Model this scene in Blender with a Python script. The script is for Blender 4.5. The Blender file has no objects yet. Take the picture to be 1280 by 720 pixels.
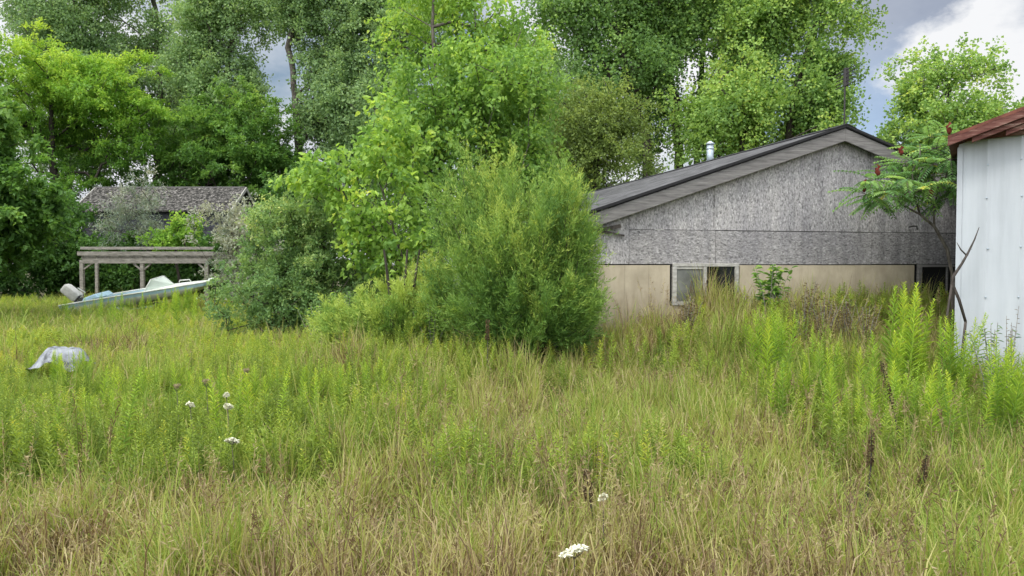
import bpy, math, random
import numpy as np
from mathutils import Vector

RNG = np.random.default_rng(7)
random.seed(7)
SC = bpy.context.scene
COL = SC.collection
F = 970.0                       # focal length in photo pixels (1280 wide)
CAM_H = 1.6
PITCH = math.atan(30.0 / F)


def at(px, py, D):
    """World point at depth D (along +Y) seen at photo pixel px, py."""
    x = (px - 640.0) / F
    y = (360.0 - py) / F
    c, s = math.cos(PITCH), math.sin(PITCH)
    dy = c + y * s
    dz = -s + y * c
    k = D / dy
    return np.array([x * k, D, CAM_H + dz * k])


# ------------------------------------------------------------------ house frame of reference
Q = np.array([3.28, 10.6])
U = np.array([0.9707, 0.2403])
DV = np.array([-0.2403, 0.9707])


def smooth(a, b, x):
    t = np.clip((x - a) / (b - a), 0, 1)
    return t * t * (3 - 2 * t)


def vnoise(x, y, seed=0, scale=1.0):
    """Cheap smooth value noise in 0..1."""
    x = np.asarray(x, float) * scale
    y = np.asarray(y, float) * scale
    xi, yi = np.floor(x).astype(int), np.floor(y).astype(int)
    xf, yf = x - xi, y - yi

    def h(i, j):
        n = np.sin(i * 127.1 + j * 311.7 + seed * 74.7) * 43758.5453
        return n - np.floor(n)
    u, v = xf * xf * (3 - 2 * xf), yf * yf * (3 - 2 * yf)
    return (h(xi, yi) * (1 - u) * (1 - v) + h(xi + 1, yi) * u * (1 - v)
            + h(xi, yi + 1) * (1 - u) * v + h(xi + 1, yi + 1) * u * v)


def fbm(x, y, seed=0, scale=1.0):
    return (vnoise(x, y, seed, scale) * 0.55 + vnoise(x, y, seed + 3, scale * 2.1) * 0.3
            + vnoise(x, y, seed + 7, scale * 4.3) * 0.15)


def gh(x, y):
    """Ground height."""
    x = np.asarray(x, float)
    y = np.asarray(y, float)
    t = (x - Q[0]) * U[0] + (y - Q[1]) * U[1]
    s = (x - Q[0]) * DV[0] + (y - Q[1]) * DV[1]
    m = (0.36 * smooth(-7.5, -4.2, t) + 0.44 * smooth(-3.2, -0.5, t)) * np.exp(-(np.minimum(s, 0) / 2.6) ** 2) * smooth(3.0, 0.2, s)
    return m + 0.10 * (fbm(x, y, 5, 0.35) - 0.5)


# ------------------------------------------------------------------ mesh helpers
def np_mesh(name, V, faces, mat, tint=None, smooth_sh=False, matidx=None):
    """faces: list of (M,k) int arrays (k may differ between arrays)."""
    me = bpy.data.meshes.new(name)
    V = np.ascontiguousarray(V, dtype=np.float32)
    me.vertices.add(len(V))
    me.vertices.foreach_set("co", V.ravel())
    faces = [f for f in faces if len(f)]
    loops = np.concatenate([f.ravel() for f in faces]).astype(np.int32)
    tot = np.concatenate([np.full(len(f), f.shape[1], np.int32) for f in faces])
    start = np.concatenate([[0], np.cumsum(tot)[:-1]]).astype(np.int32)
    me.loops.add(len(loops))
    me.loops.foreach_set("vertex_index", loops)
    me.polygons.add(len(tot))
    me.polygons.foreach_set("loop_start", start)
    if matidx is not None:
        me.polygons.foreach_set("material_index", np.asarray(matidx, np.int32))
    if smooth_sh:
        me.polygons.foreach_set("use_smooth", np.ones(len(tot), bool))
    me.update(calc_edges=True)
    if tint is not None:
        a = me.attributes.new("tint", 'FLOAT', 'POINT')
        a.data.foreach_set("value", np.ascontiguousarray(tint, np.float32))
    for m in (mat if isinstance(mat, (list, tuple)) else [mat]):
        me.materials.append(m)
    return me


def link(name, me, parent=None, loc=None):
    o = bpy.data.objects.new(name, me)
    COL.objects.link(o)
    if parent is not None:
        o.parent = parent
    if loc is not None:
        o.location = loc
    return o


def tag(o, label=None, cat=None, group=None, kind=None):
    if label:
        o["label"] = label
    if cat:
        o["category"] = cat
    if group:
        o["group"] = group
    if kind:
        o["kind"] = kind
    return o


def empty(name, loc, label, cat, group=None, rz=0.0):
    o = bpy.data.objects.new(name, None)
    COL.objects.link(o)
    o.location = loc
    o.rotation_euler = (0, 0, rz)
    o.empty_display_size = 0.2
    return tag(o, label, cat, group)


class MB:
    """Collects boxes, tubes and polygons into one mesh."""

    def __init__(self):
        self.v, self.f = [], []

    def _add(self, vs, fs):
        b = len(self.v)
        self.v += [tuple(map(float, p)) for p in vs]
        self.f += [tuple(i + b for i in f) for f in fs]

    def box(self, o, ax, ay, az):
        """Box with corner o and edge vectors ax, ay, az."""
        o, ax, ay, az = (np.array(k, float) for k in (o, ax, ay, az))
        vs = [o, o + ax, o + ax + ay, o + ay, o + az, o + ax + az, o + ax + ay + az, o + ay + az]
        fs = [(0, 3, 2, 1), (4, 5, 6, 7), (0, 1, 5, 4), (1, 2, 6, 5), (2, 3, 7, 6), (3, 0, 4, 7)]
        if np.dot(np.cross(ax, ay), az) < 0:
            fs = [f[::-1] for f in fs]
        self._add(vs, fs)
        return self

    def bar(self, a, b, w, h, up=(0, 0, 1)):
        """Rectangular bar from a to b, w wide (sideways), h high (along up)."""
        a, b, up = (np.array(k, float) for k in (a, b, up))
        d = (b - a)
        d /= np.linalg.norm(d)
        s = np.cross(d, up)
        s /= np.linalg.norm(s)
        t = np.cross(s, d)
        return self.box(a - s * w / 2 - t * h / 2, b - a, s * w, t * h)

    def prism(self, poly, ext):
        """Polygon (list of 3D points) extruded along ext."""
        n = len(poly)
        poly = [np.array(p, float) for p in poly]
        ext = np.array(ext, float)
        vs = poly + [p + ext for p in poly]
        nrm = np.zeros(3)
        for i in range(n):
            nrm += np.cross(poly[i] - poly[0], poly[(i + 1) % n] - poly[0])
        fs = [tuple(range(n))[::-1], tuple(range(n, 2 * n))] + [(i, (i + 1) % n, n + (i + 1) % n, n + i) for i in range(n)]
        if np.dot(nrm, ext) < 0:
            fs = [f[::-1] for f in fs]
        self._add(vs, fs)
        return self

    def tube(self, pts, rad, n=8, cap=True):
        pts = [np.array(p, float) for p in pts]
        if np.isscalar(rad):
            rad = [rad] * len(pts)
        rings = []
        ref = np.array([0.3, 0.2, 1.0])
        for i, p in enumerate(pts):
            d = pts[min(i + 1, len(pts) - 1)] - pts[max(i - 1, 0)]
            d /= np.linalg.norm(d) + 1e-9
            s = np.cross(d, ref)
            if np.linalg.norm(s) < 1e-3:
                s = np.cross(d, np.array([1.0, 0, 0]))
            s /= np.linalg.norm(s)
            t = np.cross(d, s)
            rings.append([p + rad[i] * (math.cos(a) * s + math.sin(a) * t) for a in np.arange(n) * 2 * math.pi / n])
        vs = [q for r in rings for q in r]
        fs = []
        for i in range(len(pts) - 1):
            for j in range(n):
                fs.append((i * n + j, i * n + (j + 1) % n, (i + 1) * n + (j + 1) % n, (i + 1) * n + j))
        if cap:
            fs.append(tuple(range(n))[::-1])
            fs.append(tuple(range((len(pts) - 1) * n, len(pts) * n)))
        self._add(vs, fs)
        return self

    def build(self, name, mat, parent=None, bevel=0.0, smooth_sh=False, loc=None):
        me = bpy.data.meshes.new(name)
        me.from_pydata(self.v, [], self.f)
        me.update()
        me.materials.append(mat)
        if smooth_sh:
            for p in me.polygons:
                p.use_smooth = True
        o = link(name, me, parent, loc)
        if bevel:
            m = o.modifiers.new("bevel", 'BEVEL')
            m.width = bevel
            m.segments = 2
            m.limit_method = 'ANGLE'
        return o


# ------------------------------------------------------------------ materials
def new_mat(name):
    m = bpy.data.materials.new(name)
    m.use_nodes = True
    nt = m.node_tree
    for n in list(nt.nodes):
        nt.nodes.remove(n)
    out = nt.nodes.new("ShaderNodeOutputMaterial")
    return m, nt, out


def N(nt, typ, **kw):
    n = nt.nodes.new(typ)
    for k, v in kw.items():
        if k.startswith("i_"):
            n.inputs[k[2:].replace("_", " ")].default_value = v
        else:
            setattr(n, k, v)
    return n


def ramp(nt, fac, stops):
    r = nt.nodes.new("ShaderNodeValToRGB")
    els = r.color_ramp.elements
    while len(els) < len(stops):
        els.new(0.5)
    for e, (p, c) in zip(els, stops):
        e.position = p
        e.color = (*c, 1.0)
    nt.links.new(fac, r.inputs[0])
    return r.outputs[0]


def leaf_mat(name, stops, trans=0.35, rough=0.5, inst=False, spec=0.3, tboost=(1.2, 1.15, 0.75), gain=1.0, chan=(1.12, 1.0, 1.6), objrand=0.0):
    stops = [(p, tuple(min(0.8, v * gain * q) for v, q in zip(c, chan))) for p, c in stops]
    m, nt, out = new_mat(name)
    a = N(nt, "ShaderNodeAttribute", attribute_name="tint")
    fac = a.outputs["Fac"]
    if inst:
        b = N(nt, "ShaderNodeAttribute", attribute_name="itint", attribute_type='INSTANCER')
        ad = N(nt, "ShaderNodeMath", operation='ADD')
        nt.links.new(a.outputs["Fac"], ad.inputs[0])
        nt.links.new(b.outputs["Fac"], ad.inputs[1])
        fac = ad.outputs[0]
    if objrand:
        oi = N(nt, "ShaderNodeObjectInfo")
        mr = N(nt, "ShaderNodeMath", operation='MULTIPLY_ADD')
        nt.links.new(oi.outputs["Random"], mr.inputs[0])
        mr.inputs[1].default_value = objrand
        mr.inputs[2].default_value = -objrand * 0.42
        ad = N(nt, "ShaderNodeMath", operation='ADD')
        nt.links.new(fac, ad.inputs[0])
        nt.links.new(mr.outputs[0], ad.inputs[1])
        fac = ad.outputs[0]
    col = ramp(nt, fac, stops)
    p = N(nt, "ShaderNodeBsdfPrincipled")
    p.inputs["Roughness"].default_value = rough
    p.inputs["Specular IOR Level"].default_value = spec
    nt.links.new(col, p.inputs["Base Color"])
    t = N(nt, "ShaderNodeBsdfTranslucent")
    mul = N(nt, "ShaderNodeMix", data_type='RGBA', blend_type='MULTIPLY')
    mul.inputs[0].default_value = 1.0
    nt.links.new(col, mul.inputs[6])
    mul.inputs[7].default_value = (*tboost, 1)
    nt.links.new(mul.outputs[2], t.inputs["Color"])
    mx = N(nt, "ShaderNodeMixShader")
    mx.inputs[0].default_value = trans
    nt.links.new(p.outputs[0], mx.inputs[1])
    nt.links.new(t.outputs[0], mx.inputs[2])
    nt.links.new(mx.outputs[0], out.inputs[0])
    return m


def noise_mat(name, stops, scale=8, stretch=(1, 1, 1), rough=0.85, bump=0.3, spec=0.3, detail=6, metallic=0.0, coord="Object",
              stain=None, stain_scale=0.8, bump_dist=0.02, splash=None):
    m, nt, out = new_mat(name)
    tc = N(nt, "ShaderNodeTexCoord")
    mp = N(nt, "ShaderNodeMapping")
    mp.inputs["Scale"].default_value = stretch
    nt.links.new(tc.outputs[coord], mp.inputs[0])
    nz = N(nt, "ShaderNodeTexNoise", i_Scale=scale, i_Detail=detail, i_Roughness=0.65)
    nt.links.new(mp.outputs[0], nz.inputs["Vector"])
    col = ramp(nt, nz.outputs[0], stops)
    if stain is not None:
        n2 = N(nt, "ShaderNodeTexNoise", i_Scale=stain_scale, i_Detail=5, i_Roughness=0.6)
        nt.links.new(tc.outputs[coord], n2.inputs["Vector"])
        f2 = ramp(nt, n2.outputs[0], [(0.42, (0, 0, 0)), (0.66, (1, 1, 1))])
        mx = N(nt, "ShaderNodeMix", data_type='RGBA', blend_type='MIX')
        nt.links.new(f2, mx.inputs[0])
        nt.links.new(col, mx.inputs[6])
        mx.inputs[7].default_value = (*stain, 1)
        col = mx.outputs[2]
    if splash is not None:
        z0, z1, sc = splash
        sz = N(nt, "ShaderNodeSeparateXYZ")
        nt.links.new(tc.outputs[coord], sz.inputs[0])
        mz = N(nt, "ShaderNodeMapRange")
        mz.inputs[1].default_value = z0
        mz.inputs[2].default_value = z1
        nt.links.new(sz.outputs[2], mz.inputs[0])
        mps = N(nt, "ShaderNodeMapping")
        mps.inputs["Scale"].default_value = (3.5, 1, 0.8)
        nt.links.new(tc.outputs[coord], mps.inputs[0])
        n3 = N(nt, "ShaderNodeTexNoise", i_Scale=2.2, i_Detail=7, i_Roughness=0.65)
        nt.links.new(mps.outputs[0], n3.inputs["Vector"])
        ad = N(nt, "ShaderNodeMath", operation='ADD')
        nt.links.new(mz.outputs[0], ad.inputs[0])
        nt.links.new(n3.outputs[0], ad.inputs[1])
        dr = ramp(nt, ad.outputs[0], [(0.45, sc), (0.95, (0.93, 0.92, 0.9)), (1.0, (1, 1, 1))])
        ms = N(nt, "ShaderNodeMix", data_type='RGBA', blend_type='MULTIPLY')
        ms.inputs[0].default_value = 1.0
        nt.links.new(col, ms.inputs[6])
        nt.links.new(dr, ms.inputs[7])
        col = ms.outputs[2]
    p = N(nt, "ShaderNodeBsdfPrincipled")
    p.inputs["Roughness"].default_value = rough
    p.inputs["Specular IOR Level"].default_value = spec
    p.inputs["Metallic"].default_value = metallic
    nt.links.new(col, p.inputs["Base Color"])
    if bump:
        b = N(nt, "ShaderNodeBump")
        b.inputs["Strength"].default_value = bump
        b.inputs["Distance"].default_value = bump_dist
        nt.links.new(nz.outputs[0], b.inputs["Height"])
        nt.links.new(b.outputs[0], p.inputs["Normal"])
    nt.links.new(p.outputs[0], out.inputs[0])
    return m


def osb_mat(name, horizontal=False, dark=1.0):
    """Weathered strand board: two layers of long random flakes, stains, painted shade and nail specks."""
    m, nt, out = new_mat(name)
    tc = N(nt, "ShaderNodeTexCoord")

    def flakes(scale, rot, seed):
        mp = N(nt, "ShaderNodeMapping")
        mp.inputs["Rotation"].default_value = (0, rot, 0)
        mp.inputs["Location"].default_value = (seed, 0, seed * 0.7)
        mp.inputs["Scale"].default_value = scale
        nt.links.new(tc.outputs["Object"], mp.inputs[0])
        nz = N(nt, "ShaderNodeTexNoise", i_Scale=0.35, i_Detail=2)
        nt.links.new(mp.outputs[0], nz.inputs["Vector"])
        ad = N(nt, "ShaderNodeMix", data_type='VECTOR')
        ad.inputs[0].default_value = 0.25
        nt.links.new(mp.outputs[0], ad.inputs[4])
        nt.links.new(nz.outputs["Color"], ad.inputs[5])
        vo = N(nt, "ShaderNodeTexVoronoi", i_Scale=1.0)
        nt.links.new(ad.outputs[1], vo.inputs["Vector"])
        sp = N(nt, "ShaderNodeSeparateColor")
        nt.links.new(vo.outputs["Color"], sp.inputs[0])
        return sp.outputs[0], vo.outputs["Distance"]
    L, S = 36.0, 105.0
    s1 = (L, 1, S) if horizontal else (S, 1, L)
    s2 = (L * 1.7, 1, S * 0.7) if horizontal else (S * 0.7, 1, L * 1.7)
    c1, d1 = flakes(s1, 0.22, 1.3)
    c2, d2 = flakes(s2, -0.3, 7.1)
    c3, d3 = flakes((s1[0] * 1.2, 1, s1[2] * 1.1), 0.9, 4.4)
    m1 = N(nt, "ShaderNodeMath", operation='ADD')
    nt.links.new(c1, m1.inputs[0])
    nt.links.new(c2, m1.inputs[1])
    m2 = N(nt, "ShaderNodeMath", operation='MULTIPLY_ADD')
    nt.links.new(c3, m2.inputs[0])
    m2.inputs[1].default_value = 0.6
    nt.links.new(m1.outputs[0], m2.inputs[2])
    m3 = N(nt, "ShaderNodeMath", operation='MULTIPLY')
    nt.links.new(m2.outputs[0], m3.inputs[0])
    m3.inputs[1].default_value = 1 / 2.6
    k = dark * 1.85
    tone = [(0.12, 0.085), (0.32, 0.168), (0.55, 0.226), (0.76, 0.27), (0.92, 0.40)]
    col = ramp(nt, m3.outputs[0], [(q, (v * k * 1.0, v * k * 0.972, v * k * 0.98)) for q, v in tone])
    # broad weather stains
    n2 = N(nt, "ShaderNodeTexNoise", i_Scale=1.1, i_Detail=7, i_Roughness=0.6)
    mp = N(nt, "ShaderNodeMapping")
    mp.inputs["Scale"].default_value = (1.6, 1, 0.7)
    nt.links.new(tc.outputs["Object"], mp.inputs[0])
    nt.links.new(mp.outputs[0], n2.inputs["Vector"])
    st = ramp(nt, n2.outputs[0], [(0.32, (0.72, 0.72, 0.75)), (0.55, (0.95, 0.95, 0.95)), (0.75, (1.1, 1.08, 1.05))])
    mx = N(nt, "ShaderNodeMix", data_type='RGBA', blend_type='MULTIPLY')
    mx.inputs[0].default_value = 1.0
    nt.links.new(col, mx.inputs[6])
    nt.links.new(st, mx.inputs[7])
    p = N(nt, "ShaderNodeBsdfPrincipled")
    p.inputs["Roughness"].default_value = 0.9
    p.inputs["Specular IOR Level"].default_value = 0.15
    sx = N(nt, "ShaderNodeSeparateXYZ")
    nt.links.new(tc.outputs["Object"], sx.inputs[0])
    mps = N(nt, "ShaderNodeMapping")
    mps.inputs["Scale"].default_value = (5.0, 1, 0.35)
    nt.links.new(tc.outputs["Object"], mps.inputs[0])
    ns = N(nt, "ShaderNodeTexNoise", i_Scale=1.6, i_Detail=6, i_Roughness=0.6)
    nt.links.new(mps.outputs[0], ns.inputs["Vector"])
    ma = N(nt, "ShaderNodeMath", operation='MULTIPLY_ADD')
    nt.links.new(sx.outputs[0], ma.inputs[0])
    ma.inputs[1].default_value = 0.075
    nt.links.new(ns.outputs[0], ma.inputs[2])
    streak_shade = ramp(nt, ma.outputs[0], [(0.36, (1.0, 0.99, 0.97)), (0.62, (0.86, 0.855, 0.86)), (0.86, (0.55, 0.54, 0.55))])  # weather streaks, plus shade painted in that deepens toward the shed side
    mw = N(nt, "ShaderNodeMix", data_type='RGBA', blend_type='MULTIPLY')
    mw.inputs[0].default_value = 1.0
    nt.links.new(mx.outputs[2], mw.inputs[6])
    nt.links.new(streak_shade, mw.inputs[7])
    nt.links.new(mw.outputs[2], p.inputs["Base Color"])
    b = N(nt, "ShaderNodeBump")
    b.inputs["Strength"].default_value = 0.6
    b.inputs["Distance"].default_value = 0.006
    nt.links.new(m3.outputs[0], b.inputs["Height"])
    nt.links.new(b.outputs[0], p.inputs["Normal"])
    nt.links.new(p.outputs[0], out.inputs[0])
    return m


def plain(name, col, rough=0.6, metallic=0.0, spec=0.4):
    c = np.array(col)
    return noise_mat(name, [(0.3, tuple(c * 0.8)), (0.7, tuple(np.minimum(c * 1.15, 0.9)))], scale=14, rough=rough, metallic=metallic, spec=spec, bump=0.05)


M = {}
M["bark_grey"] = noise_mat("bark_grey", [(0.3, (0.035, 0.03, 0.025)), (0.55, (0.12, 0.105, 0.09)), (0.8, (0.24, 0.22, 0.19))], scale=9, stretch=(3, 3, 0.5), bump=0.7)
M["bark_dark"] = noise_mat("bark_dark", [(0.3, (0.018, 0.015, 0.012)), (0.6, (0.06, 0.05, 0.04)), (0.85, (0.12, 0.1, 0.085))], scale=9, stretch=(3, 3, 0.5), bump=0.7)
M["bark_dead"] = noise_mat("bark_dead", [(0.3, (0.02, 0.017, 0.015)), (0.7, (0.10, 0.085, 0.075))], scale=14, stretch=(2, 2, 0.5), bump=0.6)
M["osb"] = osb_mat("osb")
M["osb_low"] = osb_mat("osb_low", horizontal=True, dark=0.82)
M["beige"] = noise_mat("beige_render", [(0.3, (0.36, 0.31, 0.225)), (0.55, (0.455, 0.395, 0.295)), (0.8, (0.51, 0.45, 0.345))], scale=3.2, stretch=(2.2, 1, 0.6), bump=0.12,
                       stain=(0.33, 0.285, 0.21), stain_scale=2.2, splash=(0.7, 1.7, (0.50, 0.47, 0.40)))
M["fascia"] = noise_mat("weathered_board", [(0.25, (0.06, 0.056, 0.055)), (0.45, (0.15, 0.143, 0.14)), (0.6, (0.20, 0.192, 0.186)), (0.8, (0.31, 0.30, 0.29))], scale=9, stretch=(0.35, 1, 5), bump=0.3)
M["old_wood"] = noise_mat("old_wood", [(0.25, (0.09, 0.082, 0.072)), (0.5, (0.22, 0.205, 0.18)), (0.8, (0.36, 0.34, 0.305))], scale=6, stretch=(1, 1, 4), bump=0.35)
M["shingle_edge"] = plain("shingle_edge", (0.018, 0.018, 0.02), 0.9)
M["void"] = plain("dark_interior", (0.008, 0.008, 0.008), 0.95)
M["window_frame"] = noise_mat("weathered_sash", [(0.3, (0.22, 0.21, 0.19)), (0.6, (0.44, 0.43, 0.40)), (0.8, (0.55, 0.54, 0.51))], scale=9, stretch=(1, 1, 3), bump=0.2)
M["galv"] = noise_mat("galvanised", [(0.3, (0.30, 0.36, 0.42)), (0.7, (0.50, 0.58, 0.64))], scale=10, rough=0.45, metallic=0.35, bump=0.05)
M["antenna"] = plain("antenna_metal", (0.035, 0.033, 0.033), 0.7, 0.0)
M["red_board"] = noise_mat("flaking_red_board", [(0.28, (0.04, 0.016, 0.013)), (0.46, (0.10, 0.036, 0.029)), (0.58, (0.16, 0.075, 0.06)), (0.72, (0.33, 0.24, 0.20))], scale=6, stretch=(0.7, 1, 6), bump=0.35)
M["rust_roof"] = noise_mat("rusty_sheet", [(0.3, (0.06, 0.02, 0.015)), (0.6, (0.17, 0.06, 0.04)), (0.8, (0.26, 0.15, 0.11))], scale=5, rough=0.75, bump=0.15)
M["boat_white"] = noise_mat("chalky_white_hull", [(0.3, (0.42, 0.44, 0.40)), (0.6, (0.62, 0.65, 0.62)), (0.8, (0.72, 0.75, 0.73))], scale=5, rough=0.55, bump=0.05, stain=(0.38, 0.4, 0.33), stain_scale=2)
M["boat_blue"] = noise_mat("faded_blue_hull", [(0.3, (0.24, 0.36, 0.42)), (0.7, (0.38, 0.54, 0.62))], scale=5, rough=0.55, bump=0.05)
M["motor_grey"] = noise_mat("motor_cowl_grey", [(0.3, (0.40, 0.39, 0.36)), (0.7, (0.62, 0.61, 0.57))], scale=7, rough=0.6, bump=0.05)
M["motor_dark"] = plain("motor_dark", (0.04, 0.04, 0.045), 0.6)
M["tarp"] = noise_mat("pale_tarp", [(0.38, (0.06, 0.065, 0.07)), (0.5, (0.22, 0.235, 0.26)), (0.75, (0.36, 0.38, 0.41))], scale=6, rough=0.5, bump=0.5)
M["flower"] = plain("white_flower", (0.66, 0.66, 0.50), 0.8)
M["seed_brown"] = plain("seed_brown", (0.36, 0.31, 0.17), 0.9)
M["dry_brown"] = leaf_mat("dry_brown", [(0.0, (0.045, 0.028, 0.018)), (0.5, (0.15, 0.105, 0.052)), (1.0, (0.31, 0.245, 0.13))], trans=0.15, rough=0.9, chan=(1, 1, 1))
M["sumac_fruit"] = noise_mat("sumac_fruit", [(0.3, (0.06, 0.012, 0.008)), (0.7, (0.20, 0.035, 0.02))], scale=60, rough=0.9, bump=0.8)


def glass_mat(name, col, rough=0.08):
    m, nt, out = new_mat(name)
    tc = N(nt, "ShaderNodeTexCoord")
    nz = N(nt, "ShaderNodeTexNoise", i_Scale=6.0, i_Detail=5)
    nt.links.new(tc.outputs["Object"], nz.inputs["Vector"])
    c = np.array(col)
    cc = ramp(nt, nz.outputs[0], [(0.35, tuple(c * 0.7)), (0.7, tuple(c * 1.5))])
    p = N(nt, "ShaderNodeBsdfPrincipled")
    p.inputs["Roughness"].default_value = rough
    p.inputs["Specular IOR Level"].default_value = 0.5
    nt.links.new(cc, p.inputs["Base Color"])
    nt.links.new(p.outputs[0], out.inputs[0])
    return m


M["pane_dusty"] = glass_mat("dusty_pane", (0.13, 0.135, 0.125), 0.35)
M["pane_dark"] = glass_mat("dark_pane", (0.012, 0.013, 0.012), 0.05)


def clear_glass():
    m, nt, out = new_mat("windscreen")
    t = N(nt, "ShaderNodeBsdfTransparent")
    t.inputs[0].default_value = (0.86, 0.92, 0.88, 1)
    d = N(nt, "ShaderNodeBsdfPrincipled")
    d.inputs["Base Color"].default_value = (0.62, 0.68, 0.62, 1)
    d.inputs["Roughness"].default_value = 0.2
    mx = N(nt, "ShaderNodeMixShader")
    mx.inputs[0].default_value = 0.62
    nt.links.new(t.outputs[0], mx.inputs[1])
    nt.links.new(d.outputs[0], mx.inputs[2])
    nt.links.new(mx.outputs[0], out.inputs[0])
    return m


M["windscreen"] = clear_glass()


def shingle_mat(name, stops, course=0.14, axis=0, dark=0.5, width=0.25):
    """Roof covering from object coordinates: running courses along one axis, tabs along the other."""
    m, nt, out = new_mat(name)
    tc = N(nt, "ShaderNodeTexCoord")
    nz = N(nt, "ShaderNodeTexNoise", i_Scale=9.0, i_Detail=8, i_Roughness=0.7)
    nt.links.new(tc.outputs["Object"], nz.inputs["Vector"])
    br = N(nt, "ShaderNodeTexBrick")
    br.inputs["Scale"].default_value = 1.0
    br.inputs["Brick Width"].default_value = width
    br.inputs["Row Height"].default_value = course
    br.inputs["Mortar Size"].default_value = 0.006
    br.inputs["Color1"].default_value = (0.55, 0.55, 0.55, 1)
    br.inputs["Color2"].default_value = (1.1, 1.1, 1.1, 1)
    br.inputs["Mortar"].default_value = (dark, dark, dark, 1)
    sep = N(nt, "ShaderNodeSeparateXYZ")
    nt.links.new(tc.outputs["Object"], sep.inputs[0])
    cmb = N(nt, "ShaderNodeCombineXYZ")
    nt.links.new(sep.outputs[1 - axis], cmb.inputs[0])
    nt.links.new(sep.outputs[axis], cmb.inputs[1])
    nt.links.new(cmb.outputs[0], br.inputs["Vector"])
    col = ramp(nt, nz.outputs[0], stops)
    mx = N(nt, "ShaderNodeMix", data_type='RGBA', blend_type='MULTIPLY')
    mx.inputs[0].default_value = 1.0
    nt.links.new(col, mx.inputs[6])
    nt.links.new(br.outputs["Color"], mx.inputs[7])
    p = N(nt, "ShaderNodeBsdfPrincipled")
    p.inputs["Roughness"].default_value = 0.9
    p.inputs["Specular IOR Level"].default_value = 0.25
    nt.links.new(mx.outputs[2], p.inputs["Base Color"])
    b = N(nt, "ShaderNodeBump")
    b.inputs["Strength"].default_value = 0.5
    b.inputs["Distance"].default_value = 0.02
    nt.links.new(nz.outputs[0], b.inputs["Height"])
    nt.links.new(b.outputs[0], p.inputs["Normal"])
    nt.links.new(p.outputs[0], out.inputs[0])
    return m


M["roof_shingle"] = shingle_mat("roof_shingle", [(0.3, (0.07, 0.07, 0.074)), (0.55, (0.115, 0.114, 0.118)), (0.8, (0.18, 0.176, 0.176))], course=0.145, axis=0, dark=0.45, width=0.33)
M["barn_shingle"] = shingle_mat("barn_shingle", [(0.42, (0.012, 0.012, 0.011)), (0.5, (0.07, 0.066, 0.06)), (0.58, (0.17, 0.16, 0.15)), (0.68, (0.36, 0.34, 0.32))], course=0.16, axis=1, dark=0.25, width=0.17)
M["barn_siding"] = shingle_mat("barn_siding", [(0.34, (0.02, 0.021, 0.025)), (0.55, (0.075, 0.078, 0.09)), (0.78, (0.2, 0.205, 0.22))], course=0.3, axis=2, dark=0.3, width=0.9)


def metal_wall_mat():
    m, nt, out = new_mat("white_metal_sheet")
    tc = N(nt, "ShaderNodeTexCoord")
    mp = N(nt, "ShaderNodeMapping")
    mp.inputs["Scale"].default_value = (3.0, 3.0, 0.25)
    nt.links.new(tc.outputs["Object"], mp.inputs[0])
    nz = N(nt, "ShaderNodeTexNoise", i_Scale=2.2, i_Detail=8, i_Roughness=0.6)
    nt.links.new(mp.outputs[0], nz.inputs["Vector"])
    col = ramp(nt, nz.outputs[0], [(0.3, (0.35, 0.375, 0.405)), (0.5, (0.41, 0.44, 0.475)), (0.75, (0.46, 0.49, 0.525))])
    sep = N(nt, "ShaderNodeSeparateXYZ")
    nt.links.new(tc.outputs["Object"], sep.inputs[0])
    lowm = N(nt, "ShaderNodeMapRange")
    lowm.inputs[1].default_value = 0.3
    lowm.inputs[2].default_value = 1.3
    nt.links.new(sep.outputs[2], lowm.inputs[0])
    n2 = N(nt, "ShaderNodeTexNoise", i_Scale=3.0, i_Detail=6)
    nt.links.new(tc.outputs["Object"], n2.inputs["Vector"])
    ad = N(nt, "ShaderNodeMath", operation='ADD')
    nt.links.new(lowm.outputs[0], ad.inputs[0])
    nt.links.new(n2.outputs[0], ad.inputs[1])
    dirt = ramp(nt, ad.outputs[0], [(0.35, (0.44, 0.40, 0.32)), (0.6, (0.80, 0.78, 0.72)), (0.85, (1, 1, 1))])
    mx = N(nt, "ShaderNodeMix", data_type='RGBA', blend_type='MULTIPLY')
    mx.inputs[0].default_value = 1.0
    nt.links.new(col, mx.inputs[6])
    nt.links.new(dirt, mx.inputs[7])
    p = N(nt, "ShaderNodeBsdfPrincipled")
    p.inputs["Roughness"].default_value = 0.5
    p.inputs["Specular IOR Level"].default_value = 0.4
    nt.links.new(mx.outputs[2], p.inputs["Base Color"])
    b = N(nt, "ShaderNodeBump")
    b.inputs["Strength"].default_value = 0.16
    b.inputs["Distance"].default_value = 0.05
    nt.links.new(n2.outputs[0], b.inputs["Height"])
    nt.links.new(b.outputs[0], p.inputs["Normal"])
    nt.links.new(p.outputs[0], out.inputs[0])
    return m


M["white_metal"] = metal_wall_mat()

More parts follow.
